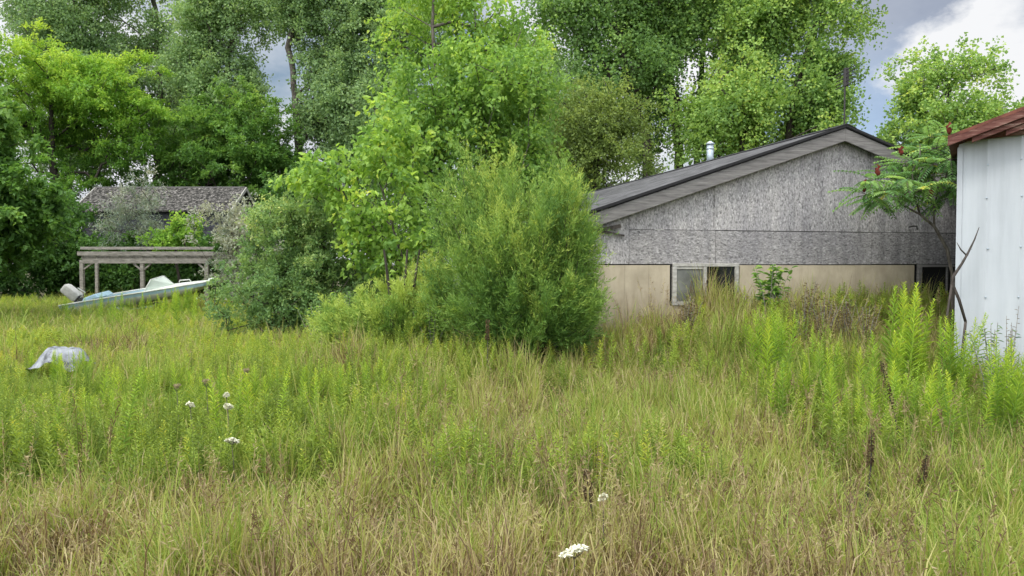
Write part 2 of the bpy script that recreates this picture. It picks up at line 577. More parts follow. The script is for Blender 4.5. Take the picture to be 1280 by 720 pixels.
# foliage palettes
M["lf_poplar"] = leaf_mat("poplar_leaves", [(0.0, (0.025, 0.055, 0.025)), (0.45, (0.075, 0.14, 0.055)), (0.8, (0.13, 0.21, 0.08)), (1.0, (0.21, 0.29, 0.10))], 0.48, 0.62, gain=2.75, chan=(1.22, 1.02, 1.15))
M["lf_cotton"] = leaf_mat("cottonwood_leaves", [(0.0, (0.03, 0.065, 0.014)), (0.45, (0.07, 0.14, 0.026)), (0.8, (0.14, 0.23, 0.036)), (1.0, (0.24, 0.30, 0.05))], 0.5, 0.6, gain=2.3)
M["lf_yellow"] = leaf_mat("yellow_green_leaves", [(0.0, (0.03, 0.085, 0.012)), (0.4, (0.07, 0.17, 0.02)), (0.75, (0.135, 0.26, 0.025)), (1.0, (0.23, 0.34, 0.035))], 0.48, 0.55, gain=1.75)
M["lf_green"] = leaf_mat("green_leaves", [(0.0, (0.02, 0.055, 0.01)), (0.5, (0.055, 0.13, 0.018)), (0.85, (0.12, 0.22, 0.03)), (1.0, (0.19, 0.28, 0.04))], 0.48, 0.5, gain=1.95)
M["lf_lime"] = leaf_mat("lime_leaves", [(0.0, (0.03, 0.085, 0.012)), (0.45, (0.09, 0.20, 0.024)), (0.8, (0.17, 0.31, 0.03)), (1.0, (0.30, 0.40, 0.035))], 0.5, 0.5, gain=1.85, chan=(1.2, 0.98, 1.9))
M["lf_shrub"] = leaf_mat("shrub_leaves", [(0.0, (0.025, 0.06, 0.025)), (0.5, (0.07, 0.14, 0.04)), (0.85, (0.15, 0.23, 0.065)), (1.0, (0.28, 0.32, 0.1))], 0.45, 0.6, gain=2.1, chan=(1.18, 1.04, 1.3))
M["lf_silver"] = leaf_mat("silver_leaves", [(0.0, (0.04, 0.065, 0.035)), (0.5, (0.13, 0.19, 0.09)), (1.0, (0.30, 0.34, 0.17))], 0.35, 0.6, gain=1.35)
M["lf_olive"] = leaf_mat("olive_leaves", [(0.0, (0.03, 0.05, 0.01)), (0.5, (0.08, 0.13, 0.022)), (1.0, (0.16, 0.22, 0.035))], 0.45, 0.6, gain=2.0)
M["lf_cedar"] = leaf_mat("cedar_sprays", [(0.0, (0.015, 0.045, 0.008)), (0.5, (0.07, 0.16, 0.02)), (0.85, (0.15, 0.26, 0.03)), (1.0, (0.26, 0.36, 0.045))], 0.3, 0.6, gain=1.45)
M["lf_sumac"] = leaf_mat("sumac_leaves", [(0.0, (0.03, 0.085, 0.02)), (0.5, (0.09, 0.19, 0.04)), (0.9, (0.17, 0.29, 0.055)), (1.0, (0.5, 0.36, 0.03))], 0.48, 0.45, gain=1.8)
M["lf_gold"] = leaf_mat("weed_stalk_leaves", [(0.0, (0.05, 0.11, 0.012)), (0.4, (0.14, 0.27, 0.02)), (0.8, (0.28, 0.45, 0.025)), (1.0, (0.40, 0.52, 0.03))], 0.45, 0.5, gain=1.3, chan=(1.1, 0.98, 2.1), objrand=0.34)
GR = [(0.0, (0.12, 0.08, 0.04)), (0.08, (0.22, 0.155, 0.08)), (0.18, (0.42, 0.35, 0.19)), (0.32, (0.40, 0.385, 0.13)), (0.5, (0.30, 0.355, 0.07)), (0.75, (0.20, 0.30, 0.045)), (1.0, (0.11, 0.20, 0.025))]
M["grass"] = leaf_mat("grass_blades", GR, 0.4, 0.5, inst=True, gain=1.1, chan=(1.0, 0.985, 1.08))
M["weed"] = leaf_mat("weed_leaves", [(0.0, (0.06, 0.11, 0.015)), (0.4, (0.14, 0.23, 0.022)), (0.75, (0.25, 0.38, 0.03)), (1.0, (0.38, 0.42, 0.03))], 0.42, 0.5, inst=True, gain=1.28, chan=(1.12, 0.98, 2.0))
M["ground"] = noise_mat("ground_litter", [(0.3, (0.03, 0.024, 0.013)), (0.5, (0.075, 0.065, 0.03)), (0.7, (0.15, 0.13, 0.06))], scale=5, detail=10, rough=0.95, bump=0.5,
                        stain=(0.05, 0.07, 0.02), stain_scale=0.4)

# ------------------------------------------------------------------ leaves
def unit(a):
    return a / (np.linalg.norm(a, axis=-1, keepdims=True) + 1e-9)


def leaves_np(pos, d, nrm, L, W, tint, shape="diamond", fold=0.25):
    """Leaf-shaped faces. pos base, d midrib direction, nrm rough normal."""
    d = unit(d)
    s = unit(np.cross(d, nrm))
    n = np.cross(s, d)
    L = np.asarray(L)[:, None]
    W = np.asarray(W)[:, None]
    k = len(pos)
    if shape == "diamond":
        up = n * W * fold
        V = np.stack([pos, pos + d * L * 0.45 + s * W * 0.5 + up, pos + d * L, pos + d * L * 0.45 - s * W * 0.5 + up], 1)
        base = np.arange(k)[:, None] * 4
        faces = [base + np.array([[0, 1, 2]]), base + np.array([[0, 2, 3]])]
        m = 4
    elif shape == "ovate":
        up = n * W * fold
        tip = pos + d * L - n * L * 0.15
        V = np.stack([pos, pos + d * L * 0.25 + s * W * 0.46 + up, pos + d * L * 0.62 + s * W * 0.36 + up * 0.6, tip,
                      pos + d * L * 0.62 - s * W * 0.36 + up * 0.6, pos + d * L * 0.25 - s * W * 0.46 + up], 1)
        base = np.arange(k)[:, None] * 6
        faces = [base + np.array([[0, 1, 2, 3]]), base + np.array([[0, 3, 4, 5]])]
        m = 6
    else:   # strip
        V = np.stack([pos - s * W * 0.5, pos + s * W * 0.5, pos + d * L], 1)
        base = np.arange(k)[:, None] * 3
        faces = [base + np.array([[0, 1, 2]])]
        m = 3
    return V.reshape(-1, 3), faces, np.repeat(tint, m)


def randdir(n, rng):
    return unit(rng.normal(size=(n, 3)))


# ------------------------------------------------------------------ tree
def skeleton(trunk, tips, rng, up_bias=0.5):
    """Attach every tip to the nearest fitting node. trunk: list of points. Returns nodes, parents."""
    nodes = [np.array(p, float) for p in trunk]
    par = [-1] + list(range(len(trunk) - 1))
    tr = np.array(trunk)
    dist = np.min(np.linalg.norm(tips[:, None, :] - tr[None], axis=2), axis=1)
    cap = len(nodes) + len(tips) * 3 + 10
    arr = np.zeros((cap, 3))
    arr[:len(nodes)] = nodes
    cnt = len(nodes)
    tipnode = np.zeros(len(tips), int)
    for i in np.argsort(dist):
        p = tips[i]
        dv = p - arr[:cnt]
        dd = np.linalg.norm(dv, axis=1)
        cost = dd + np.maximum(0, (arr[:cnt, 2] - p[2]) + 0.45 * np.linalg.norm(dv[:, :2], axis=1)) * up_bias * 2
        j = int(np.argmin(cost))
        a = arr[j].copy()
        L = dd[j]
        prev = j
        steps = 3 if L > 0.8 else 1
        for sI in range(1, steps + 1):
            t = sI / steps
            q = a + (p - a) * t
            if sI < steps:
                q = q + rng.normal(size=3) * L * 0.06 + np.array([0, 0, 0.08 * L * math.sin(t * math.pi)])
            arr[cnt] = q
            par.append(prev)
            prev = cnt
            cnt += 1
        tipnode[i] = prev
    return arr[:cnt], np.array(par), tipnode


def tubes_np(nodes, par, r_tip, r_base, sides=6, expo=2.3):
    n = len(nodes)
    w = np.zeros(n)
    child = np.zeros(n, int)
    for i in range(n):
        if par[i] >= 0:
            child[par[i]] += 1
    w[child == 0] = 1.0
    for i in range(n - 1, 0, -1):
        w[par[i]] += w[i]
    r = (w ** (1 / expo))
    r = r_tip + (r - 1) / max(r.max() - 1, 1e-6) * (r_base - r_tip)
    seg = np.array([i for i in range(n) if par[i] >= 0])
    a, b = nodes[par[seg]], nodes[seg]
    ra, rb = np.minimum(r[par[seg]], r[seg] * 1.6), r[seg]
    d = unit(b - a)
    ref = np.where(np.abs(d[:, 2:3]) > 0.9, np.array([[1.0, 0, 0]]), np.array([[0, 0, 1.0]]))
    s = unit(np.cross(d, ref))
    t = np.cross(d, s)
    ang = np.arange(sides) * 2 * math.pi / sides
    ca, sa = np.cos(ang)[None, :, None], np.sin(ang)[None, :, None]
    ring = ca * s[:, None] + sa * t[:, None]
    A = a[:, None] - d[:, None] * ra[:, None, None] * 0.25 + ring * ra[:, None, None]
    B = b[:, None] + ring * rb[:, None, None]
    V = np.concatenate([A, B], 1).reshape(-1, 3)
    base = np.arange(len(seg))[:, None] * 2 * sides
    j = np.arange(sides)
    quad = np.stack([j, (j + 1) % sides, sides + (j + 1) % sides, sides + j], 1)
    Fq = (base[:, None, :] + quad[None]).reshape(-1, 4)
    return V, [Fq]


def sample_ell(ells, n, rng, inner=0.35, noise_cut=0.42, nscale=0.55, seed=0):
    """n points in a union of ellipsoids, denser outwards, thinned by a noise so that gaps stay."""
    ells = np.array(ells, float)
    vol = ells[:, 3] * ells[:, 4] * ells[:, 5]
    out = []
    got = 0
    while got < n:
        k = n * 2
        idx = rng.choice(len(ells), k, p=vol / vol.sum())
        dr = randdir(k, rng)
        rad = inner + (1 - inner) * rng.random(k) ** 0.6
        lobe = 0.62 + 0.75 * vnoise(dr[:, 0] * 2.1 + idx * 3.7 + 9, dr[:, 2] * 2.1 + dr[:, 1] * 1.6 + 5, seed + 11, 1.0)
        p = ells[idx, :3] + dr * (rad * lobe)[:, None] * ells[idx, 3:]
        nz = vnoise(p[:, 0] + p[:, 1] * 0.7, p[:, 2] + p[:, 1] * 0.35, seed, nscale) * 0.6 + vnoise(p[:, 0] - p[:, 1], p[:, 2] * 1.2, seed + 5, nscale * 2) * 0.4
        p = p[nz > noise_cut]
        out.append(p)
        got += len(p)
    return np.concatenate(out)[:n]


def clump_leaves(tips, dirs, per, R, L, W, rng, tbase, shape, droop=0.25, flat=0.5, tv=0.075, horiz=0.0):
    """Leaves set along a few short twigs that leave each tip."""
    n = len(tips)
    tw = 5
    td = unit(dirs[:, None] * 0.7 + randdir(n * tw, rng).reshape(n, tw, 3) * 0.9 + np.array([0, 0, 0.1 - droop * 0.3]))
    if horiz:
        td[..., 2] *= (1 - horiz)
        td = unit(td)
    k = per // tw
    s = rng.random((n, tw, k, 1)) ** 0.7
    Rr = R * (0.6 + 0.7 * rng.random((n, tw, 1, 1)))
    pos = tips[:, None, None] + td[:, :, None] * s * Rr
    pos[..., 2] -= (s[..., 0] ** 2) * Rr[..., 0] * droop
    pos = pos + rng.normal(size=pos.shape) * R * 0.12
    pos = pos.reshape(-1, 3)
    m = len(pos)
    d = np.repeat(td.reshape(-1, 3), k, 0) * 0.5 + randdir(m, rng) * 0.9 + np.array([0, 0, -droop])
    nr = randdir(m, rng) * (1 - flat) + np.array([0, 0, 1.0]) * flat
    sz = 0.7 + 0.6 * rng.random(m)
    tint = np.repeat(np.repeat(tbase, tw) + rng.normal(size=n * tw) * 0.06, k) + rng.normal(size=m) * tv
    return leaves_np(pos, d, nr, L * sz, W * sz, np.clip(tint, 0.01, 0.99), shape)


def make_tree(name, label, cat, trunk, ells, n, per, R, L, W, leaf, bark, rb, seed, group=None, rt=0.008, shape="diamond", tmean=0.5,
              ttop=0.2, droop=0.25, flat=0.5, inner=0.35, cut=0.42, nscale=0.55, horiz=0.0, sides=6, up_bias=0.5, bare=0.0):
    rng = np.random.default_rng(seed)
    base = np.array(trunk[0], float)
    tips = sample_ell(ells, n, rng, inner, cut, nscale, seed)
    tips = tips[tips[:, 2] > base[2] + 0.1]
    # finer trunk polyline with slight wobble
    tr = [np.array(trunk[0], float)]
    for a, b in zip(trunk[:-1], trunk[1:]):
        a, b = np.array(a, float), np.array(b, float)
        st = max(2, int(np.linalg.norm(b - a) / 0.6))
        for i in range(1, st + 1):
            tr.append(a + (b - a) * i / st + rng.normal(size=3) * rb * 0.25)
    nodes, par, tn = skeleton(tr, tips, rng, up_bias)
    root = empty(name, base, label, cat, group)
    V, Fc = tubes_np(nodes - base, par, rt, rb, sides)
    link("trunk", np_mesh(name + "_trunk", V, Fc, bark, smooth_sh=True), root)
    dirs = unit(tips - nodes[par[tn]])
    zlo, zhi = tips[:, 2].min(), tips[:, 2].max()
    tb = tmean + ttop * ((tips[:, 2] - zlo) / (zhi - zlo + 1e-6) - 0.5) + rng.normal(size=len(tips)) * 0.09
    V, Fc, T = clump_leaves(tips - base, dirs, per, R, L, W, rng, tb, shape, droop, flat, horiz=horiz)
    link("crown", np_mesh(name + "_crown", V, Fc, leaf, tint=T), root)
    return root


def ell(px0, py0, px1, py1, D, ry=None):
    a, b = at(px0, py0, D), at(px1, py1, D)
    c = (a + b) / 2
    rx, rz = abs(b[0] - a[0]) / 2, abs(b[2] - a[2]) / 2
    return (c[0], D, c[2], rx, ry if ry else rx * 0.9, rz)


def gpt(px, D, off=0.0):
    x = (px - 640.0) / F * D
    return np.array([x, D, float(gh(x, D)) + off])


# ================================================================== SETTING: ground
def build_ground():
    xs = np.concatenate([[-900, -400, -200, -120, -80], np.arange(-50, 50.1, 0.6), [80, 120, 200, 400, 900]])
    ys = np.concatenate([[-300, -100, -40, -20], np.arange(-8, 60.1, 0.6), [80, 110, 160, 250, 450, 1200]])
    X, Y = np.meshgrid(xs, ys)
    Z = gh(X, Y)
    V = np.stack([X.ravel(), Y.ravel(), Z.ravel()], 1)
    nx, ny = len(xs), len(ys)
    i, j = np.meshgrid(np.arange(nx - 1), np.arange(ny - 1))
    a = (j * nx + i).ravel()
    o = link("ground", np_mesh("ground", V, [np.stack([a, a + 1, a + nx + 1, a + nx], 1)], M["ground"], smooth_sh=True))
    tag(o, kind="structure")


build_ground()

# ================================================================== HOUSE
Z0 = 1.6          # underside of the board sheathing
T_L, T_R0, T_R = -2.30, 1.342, 4.98      # left wall, ridge, right wall along U
SL = 0.334
Z_RIDGE = 3.50
LEN = 11.2


def HP(t, s, z):
    p = Q + U * t + DV * s
    return np.array([p[0], p[1], z])


def roof_z(t):
    return Z_RIDGE - SL * abs(t - T_R0)


def house():
    root = empty("house", (0, 0, 0), "low grey house with a bare strand board gable on a beige foundation", "house")
    rz = math.atan2(U[1], U[0])
    root.location = (Q[0], Q[1], 0)
    root.rotation_euler = (0, 0, rz)
    P = lambda t, s, z: np.array([t, s, z])      # house-local coordinates
    # gable sheathing: separate boards with small gaps
    g = MB()
    seam_z = 2.05
    xs = [T_L, -1.8, -0.58, 0.64, 1.86, 3.08, 4.30, T_R]
    for i, (a, b) in enumerate(zip(xs[:-1], xs[1:])):
        a2, b2 = a + 0.004, b - 0.004
        off = [0.0, 0.003, -0.002, 0.004, 0.0, -0.003, 0.002][i]
        zb = 1.6 if i == 0 else seam_z + 0.006
        pts = [P(a2, off, zb), P(b2, off, zb), P(b2, off, roof_z(b2) - 0.16)]
        if a2 < T_R0 < b2:
            pts.append(P(T_R0, off, roof_z(T_R0) - 0.16))
        pts.append(P(a2, off, roof_z(a2) - 0.16))
        g.prism(pts, (0, 0.03, 0))
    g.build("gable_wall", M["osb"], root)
    g = MB()
    for i, (a, b) in enumerate([(-1.8, -0.55), (-0.55, 1.9), (1.9, 4.02), (4.02, T_R)]):
        off = [0.004, 0.0, 0.002, -0.006][i]
        g.box(P(a + 0.003, off, 1.6 - 0.004 * (i % 2)), (b - a - 0.006, 0, 0), (0, 0.03, 0), (0, 0, seam_z - 1.6))
    g.build("lower_sheathing", M["osb_low"], root)
    MB().box(P(T_L + 0.01, 0.035, -0.3), (T_R - T_L - 0.02, 0, 0), (0, 0.05, 0), (0, 0, 2.3)).build("wall_backing", M["void"], root)
    # side and rear walls
    w = MB()
    w.box(P(T_L, 0.09, -0.3), (0.05, 0, 0), (0, LEN - 0.2, 0), (0, 0, roof_z(T_L) - 0.2 + 0.3))
    w.box(P(T_R - 0.05, 0.09, -0.3), (0.05, 0, 0), (0, LEN - 0.2, 0), (0, 0, roof_z(T_R) - 0.2 + 0.3))
    w.prism([P(T_L, LEN - 0.1, -0.3), P(T_R, LEN - 0.1, -0.3), P(T_R, LEN - 0.1, roof_z(T_R) - 0.2), P(T_R0, LEN - 0.1, roof_z(T_R0) - 0.2), P(T_L, LEN - 0.1, roof_z(T_L) - 0.2)], (0, 0.05, 0))
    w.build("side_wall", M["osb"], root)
    # dark drip gap over the foundation
    f = MB()
    W0, W1, W2 = -1.22, -0.19, 2.62
    for k, (a, b) in enumerate(((T_L + 0.02, -1.86), (-1.857, -1.52), (-1.517, W0))):
        f.box(P(a, 0.001 * (k % 2), -0.3), (b - a, 0, 0), (0, 0.03, 0), (0, 0, 1.885))
    for k, (a, b) in enumerate(((W1, 0.42), (0.423, 1.64), (1.643, W2))):
        f.box(P(a, 0.004 + 0.002 * (k % 2), -0.3), (b - a, 0, 0), (0, 0.03, 0), (0, 0, 1.885))
    f.box(P(W0, 0.002, -0.3), (W1 - W0, 0, 0), (0, 0.03, 0), (0, 0, 1.346))
    f.box(P(W2, 0.002, -0.3), (T_R - W2 - 0.02, 0, 0), (0, 0.03, 0), (0, 0, 1.346))
    f.build("foundation_wall", M["beige"], root)
    # basement windows
    wf = MB()
    za, zb = 1.05, 1.615
    wf.box(P(W0 + 0.035, -0.02, zb - 0.05), (W1 - W0 - 0.05, 0, 0), (0, 0.05, 0), (0, 0, 0.045))
    wf.box(P(W0 + 0.035, -0.018, za), (0.06, 0, 0), (0, 0.046, 0), (0, 0, zb - za - 0.051))
    wf.box(P(W1 - 0.075, -0.018, za), (0.055, 0, 0), (0, 0.046, 0), (0, 0, zb - za - 0.051))
    wf.box(P(-0.735, -0.018, za), (0.05, 0, 0), (0, 0.046, 0), (0, 0, zb - za - 0.051))
    wf.box(P(W0 + 0.097, -0.014, za), (W1 - W0 - 0.175, 0, 0), (0, 0.04, 0), (0, 0, 0.05))
    wf.box(P(W0 + 0.097, -0.012, zb - 0.085), (0.386, 0, 0), (0, 0.03, 0), (0, 0, 0.033))
    wnd = wf.build("window", M["window_frame"], root, bevel=0.004)
    MB().box(P(W0 + 0.098, 0.0, za + 0.05), (-0.738 - W0 - 0.098, 0, 0), (0, 0.006, 0), (0, 0, zb - za - 0.14)).build("pane", M["pane_dusty"], wnd)
    MB().box(P(-0.682, 0.006, za + 0.05), (W1 - 0.078 + 0.682, 0, 0), (0, 0.006, 0), (0, 0, zb - za - 0.103)).build("pane", M["pane_dark"], wnd)
    MB().box(P(W0 + 0.002, 0.012, za), (0.031, 0, 0), (0, 0.02, 0), (0, 0, zb - za - 0.02)).build("jamb", M["void"], wnd)
    wf = MB()
    wf.box(P(W2 + 0.06, -0.02, za), (0.055, 0, 0), (0, 0.05, 0), (0, 0, zb - za - 0.02))
    wf.box(P(W2 + 0.80, -0.02, za), (0.05, 0, 0), (0, 0.05, 0), (0, 0, zb - za - 0.02))
    wf.box(P(W2 + 0.116, -0.018, zb - 0.058), (0.683, 0, 0), (0, 0.046, 0), (0, 0, 0.035))
    wf.box(P(W2 + 0.116, -0.018, za), (0.683, 0, 0), (0, 0.046, 0), (0, 0, 0.035))
    w2 = wf.build("window", M["fascia"], root)
    for k in (0.56, 0.64, 0.72):
        MB().box(P(W2 + k, 0.0, za + 0.036), (0.025, 0, 0), (0, 0.02, 0), (0, 0, zb - za - 0.095)).build("bar", M["fascia"], w2)
    w2["label"] = "dark barred basement window opening beside the shed"
    # roof: two slopes, covering with its edge proud of the boards
    O = 0.15                       # rake overhang
    for side, (ta, nm) in enumerate(((T_L - 0.14, "roof"), (T_R + 0.4, "roof"))):
        r = MB()
        zt = Z_RIDGE - SL * abs(ta - T_R0)
        a, b = P(ta, -O, zt), P(T_R0, -O, Z_RIDGE)
        r.prism([a, b, b + np.array([0, 0, 0.022]), a + np.array([0, 0, 0.022])], (0, LEN + O + 0.2, 0))
        ro = r.build(nm, M["roof_shingle"], root)
        e = MB()
        dz = np.array([0, 0, -0.004])
        dirv = (b - a) / np.linalg.norm(b - a)
        e.prism([a + dz + np.array([0, -0.006, 0]), b + dz + np.array([0, -0.006, 0]), b + np.array([0, -0.006, 0.030]), a + np.array([0, -0.006, 0.030])], (0, 0.004, 0))
        e.prism([a + np.array([0, 0.002, -0.016]), b + np.array([0, 0.002, -0.016]), b + np.array([0, 0.002, -0.006]), a + np.array([0, 0.002, -0.006])], (0, LEN + O + 0.18, 0))
        e.build("roof_edge", M["shingle_edge"], ro)
        # barge board
        k = MB()
        k.prism([a + np.array([0, 0.02, -0.205]), b + np.array([0, 0.02, -0.198]), b + np.array([0, 0.02, -0.024]), a + np.array([0, 0.02, -0.027])], (0, 0.035, 0))
        k.build("barge_board", M["fascia"], root, bevel=0.004)
        # soffit boards under the overhang, coloured dark to stand in for shadow
        s = MB()
        s.prism([a + np.array([0, 0.06, -0.075]), b + np.array([0, 0.06, -0.075]), b + np.array([0, 0.06, -0.04]), a + np.array([0, 0.06, -0.04])], (0, O + 0.1, 0))
        s.build("soffit", M["bark_dead"], root)
    # ridge cap
    c = MB()
    c.prism([P(T_R0 - 0.16, -O - 0.012, Z_RIDGE - 0.053 + 0.034), P(T_R0, -O - 0.012, Z_RIDGE + 0.040), P(T_R0 + 0.16, -O - 0.012, Z_RIDGE - 0.053 + 0.034), P(T_R0, -O - 0.012, Z_RIDGE + 0.024)], (0, LEN + O + 0.2, 0))
    c.build("ridge_cap", M["shingle_edge"], root)
    # broken eave end boards behind the cedar
    k = MB()
    k.bar(P(T_L - 0.12, -O + 0.05, roof_z(T_L) - 0.16), P(T_L - 0.12, LEN, roof_z(T_L) - 0.16), 0.03, 0.17)
    k.build("eave_board", M["fascia"], root)
    k = MB()
    k.bar(P(T_L + 0.02, -O + 0.1, roof_z(T_L) - 0.26), P(T_L + 0.35, -0.08, roof_z(T_L) - 0.19), 0.02, 0.05)
    k.bar(P(T_L + 0.1, -0.06, 2.03), P(T_L + 0.42, -0.03, 1.97), 0.018, 0.02)
    k.build("splintered_board", M["bark_dead"], root)
    # nail specks and a hooked bracket on the wall
    h = MB()
    h.tube([P(2.50, -0.02, 2.13), P(2.50, -0.09, 2.14), P(2.56, -0.10, 2.14), P(2.57, -0.1, 2.09)], 0.012, 6)
    h.build("wall_hook", M["antenna"], root)
    # flue pipe near the far end of the left slope
    s_f, zc = 3.75, 0
    # choose t so that the pipe shows at px 886
    best = T_R0 + 0.02
    zb = roof_z(best)
    p = MB()
    p.tube([P(best, s_f, zb - 0.1), P(best, s_f, zb + 0.33)], 0.062, 14)
    p.tube([P(best, s_f, zb + 0.24), P(best, s_f, zb + 0.26), P(best, s_f, zb + 0.28)], [0.064, 0.074, 0.064], 14)
    fl = p.build("flue_pipe", M["galv"], root, smooth_sh=True)
    p = MB()
    p.tube([P(best, s_f, zb + 0.334), P(best, s_f, zb + 0.35), P(best, s_f, zb + 0.40)], [0.075, 0.085, 0.02], 14)
    p.build("flue_cap", M["galv"], fl, smooth_sh=True)
    # aerial mast
    ts, sm = T_R0 + 0.42, 1.2
    px_target = 1053
    ts = min(np.arange(T_R0, T_R, 0.01), key=lambda t: abs((lambda q: 640 + F * q[0] / q[1] - px_target)(HP(t, sm, 0))))
    D = HP(ts, sm, 0)[1]
    ztop = at(1053, 86, D)[2]
    a = MB()
    a.tube([P(ts, sm, roof_z(ts) - 0.05), P(ts, sm, ztop)], 0.014, 8)
    an = a.build("aerial_mast", M["antenna"], root)
    b = MB()
    b.tube([P(ts + 0.02, sm, ztop - 0.27), P(ts + 0.02, sm, ztop + 0.01)], 0.042, 10)
    for k in range(5):
        z = ztop - 0.26 + k * 0.06
        b.tube([P(ts - 0.045, sm - 0.30, z), P(ts + 0.055, sm + 0.30, z)], 0.007, 6)
    b.build("aerial_head", M["antenna"], an)
    return root


house()

# ================================================================== WHITE SHED (front corner seen at px 1196)
SH_D = 8.4
SH0 = at(1196, 330, SH_D)[:2]
SU = np.array([0.86, -0.51])            # along the front wall, coming closer to the camera
SU = SU / np.linalg.norm(SU)
SV = np.array([-SU[1], SU[0]])


def shed():
    root = empty("metal_shed", (SH0[0], SH0[1], 0), "white ribbed metal shed with flaking red roof boards, next to the house", "shed", rz=math.atan2(SU[1], SU[0]))
    WID, DEP = 4.6, 4.0
    EH = at(1196, 181, SH_D)[2]         # wall height at the corner
    sl = 0.36
    # ribbed front wall profile
    prof = []
    x = 0.0
    while x < WID:
        for dx, dy in ((0.0, 0.0), (0.26, 0.0), (0.264, -0.003), (0.270, -0.003), (0.274, 0.0)):
            if x + dx < WID:
                prof.append((x + dx, dy))
        x += 0.30
    prof.append((WID, 0.0))
    V, Fq = [], []
    for (a, b) in prof:
        zt = EH + sl * min(a, WID - a)
        V += [(a, b, -0.2), (a, b, zt)]
    for i in range(len(prof) - 1):
        Fq.append((2 * i, 2 * i + 2, 2 * i + 3, 2 * i + 1))
    me = np_mesh("shed_front", np.array(V), [np.array(Fq)], M["white_metal"])
    link("wall", me, root)
    w = MB()
    w.box((0.0, 0.03, -0.2), (0.03, 0, 0), (0, DEP, 0), (0, 0, EH + 0.2))
    w.box((WID - 0.03, 0.03, -0.2), (0.03, 0, 0), (0, DEP, 0), (0, 0, EH + 0.2))
    w.prism([(0, DEP, -0.2), (WID, DEP, -0.2), (WID, DEP, EH), (WID / 2, DEP, EH + sl * WID / 2), (0, DEP, EH)], (0, 0.03, 0))
    w.build("side_wall", M["white_metal"], root)
    t = MB()
    t.box((-0.012, -0.012, -0.2), (0.05, 0, 0), (0, 0.010, 0), (0, 0, EH + 0.2 - 0.03))
    t.box((-0.012, -0.002, -0.2), (0.010, 0, 0), (0, 0.05, 0), (0, 0, EH + 0.2 - 0.03))
    t.build("corner_trim", M["white_metal"], root)
    # screws
    rr = np.random.default_rng(4)
    for k in range(1, 8):
        for z in (1.25, 1.75, 2.3, 2.65):
            x = 0.274 + 0.30 * (k - 1) + rr.normal() * 0.006
            z = z + rr.normal() * 0.02
            MB().tube([(x, -0.003, z), (x, -0.012, z), (x, -0.016, z)], [0.009, 0.009, 0.004], 8).build("screw", M["galv"], root)
    # roof sheets with overhang
    for sgn in (0, 1):
        r = MB()
        a = np.array([-0.10, -0.26, EH + 0.07 - sl * 0.10]) if not sgn else np.array([WID + 0.10, -0.26, EH + 0.07 - sl * 0.10])
        b = np.array([WID / 2, -0.26, EH + 0.07 + sl * WID / 2])
        r.prism([a, b, b + np.array([0, 0, 0.035]), a + np.array([0, 0, 0.035])], (0, DEP + 0.5, 0))
        r.build("roof", M["rust_roof"], root)
    # layered red rake boards, each starting further along
    x1 = WID / 2

    def rake(x0, top, bot, y, th, bot1=None):
        m = MB()
        z = lambda x, o: EH + 0.07 + sl * x + o
        m.prism([(x0, y, z(x0, bot)), (x1, y, z(x1, bot if bot1 is None else bot1)), (x1, y, z(x1, top)), (x0, y, z(x0, top))], (0, th, 0))
        return m
    rake(-0.10, -0.004, -0.075, -0.27, 0.03).build("barge_board", M["red_board"], root, bevel=0.003)
    rake(0.12, -0.078, -0.13, -0.235, 0.03).build("barge_board", M["red_board"], root, bevel=0.003)
    rake(0.42, -0.134, -0.185, -0.205, 0.03).build("barge_board", M["red_board"], root, bevel=0.003)
    m = MB()
    m.prism([(-0.02, -0.06, EH + 0.02), (x1, -0.06, EH + 0.02 + 0.06 * x1), (x1, -0.06, EH + sl * x1), (-0.02, -0.06, EH + 0.05)], (0, 0.03, 0))
    m.build("soffit", M["red_board"], root)
    m = MB()
    m.prism([(-0.10, -0.24, EH + 0.02), (x1, -0.24, EH + 0.02 + sl * x1), (x1, -0.03, EH + 0.02 + sl * x1), (-0.10, -0.03, EH + 0.02)], (0, 0, 0.03))
    m.build("roof_boards", M["red_board"], root)
    return root


shed()

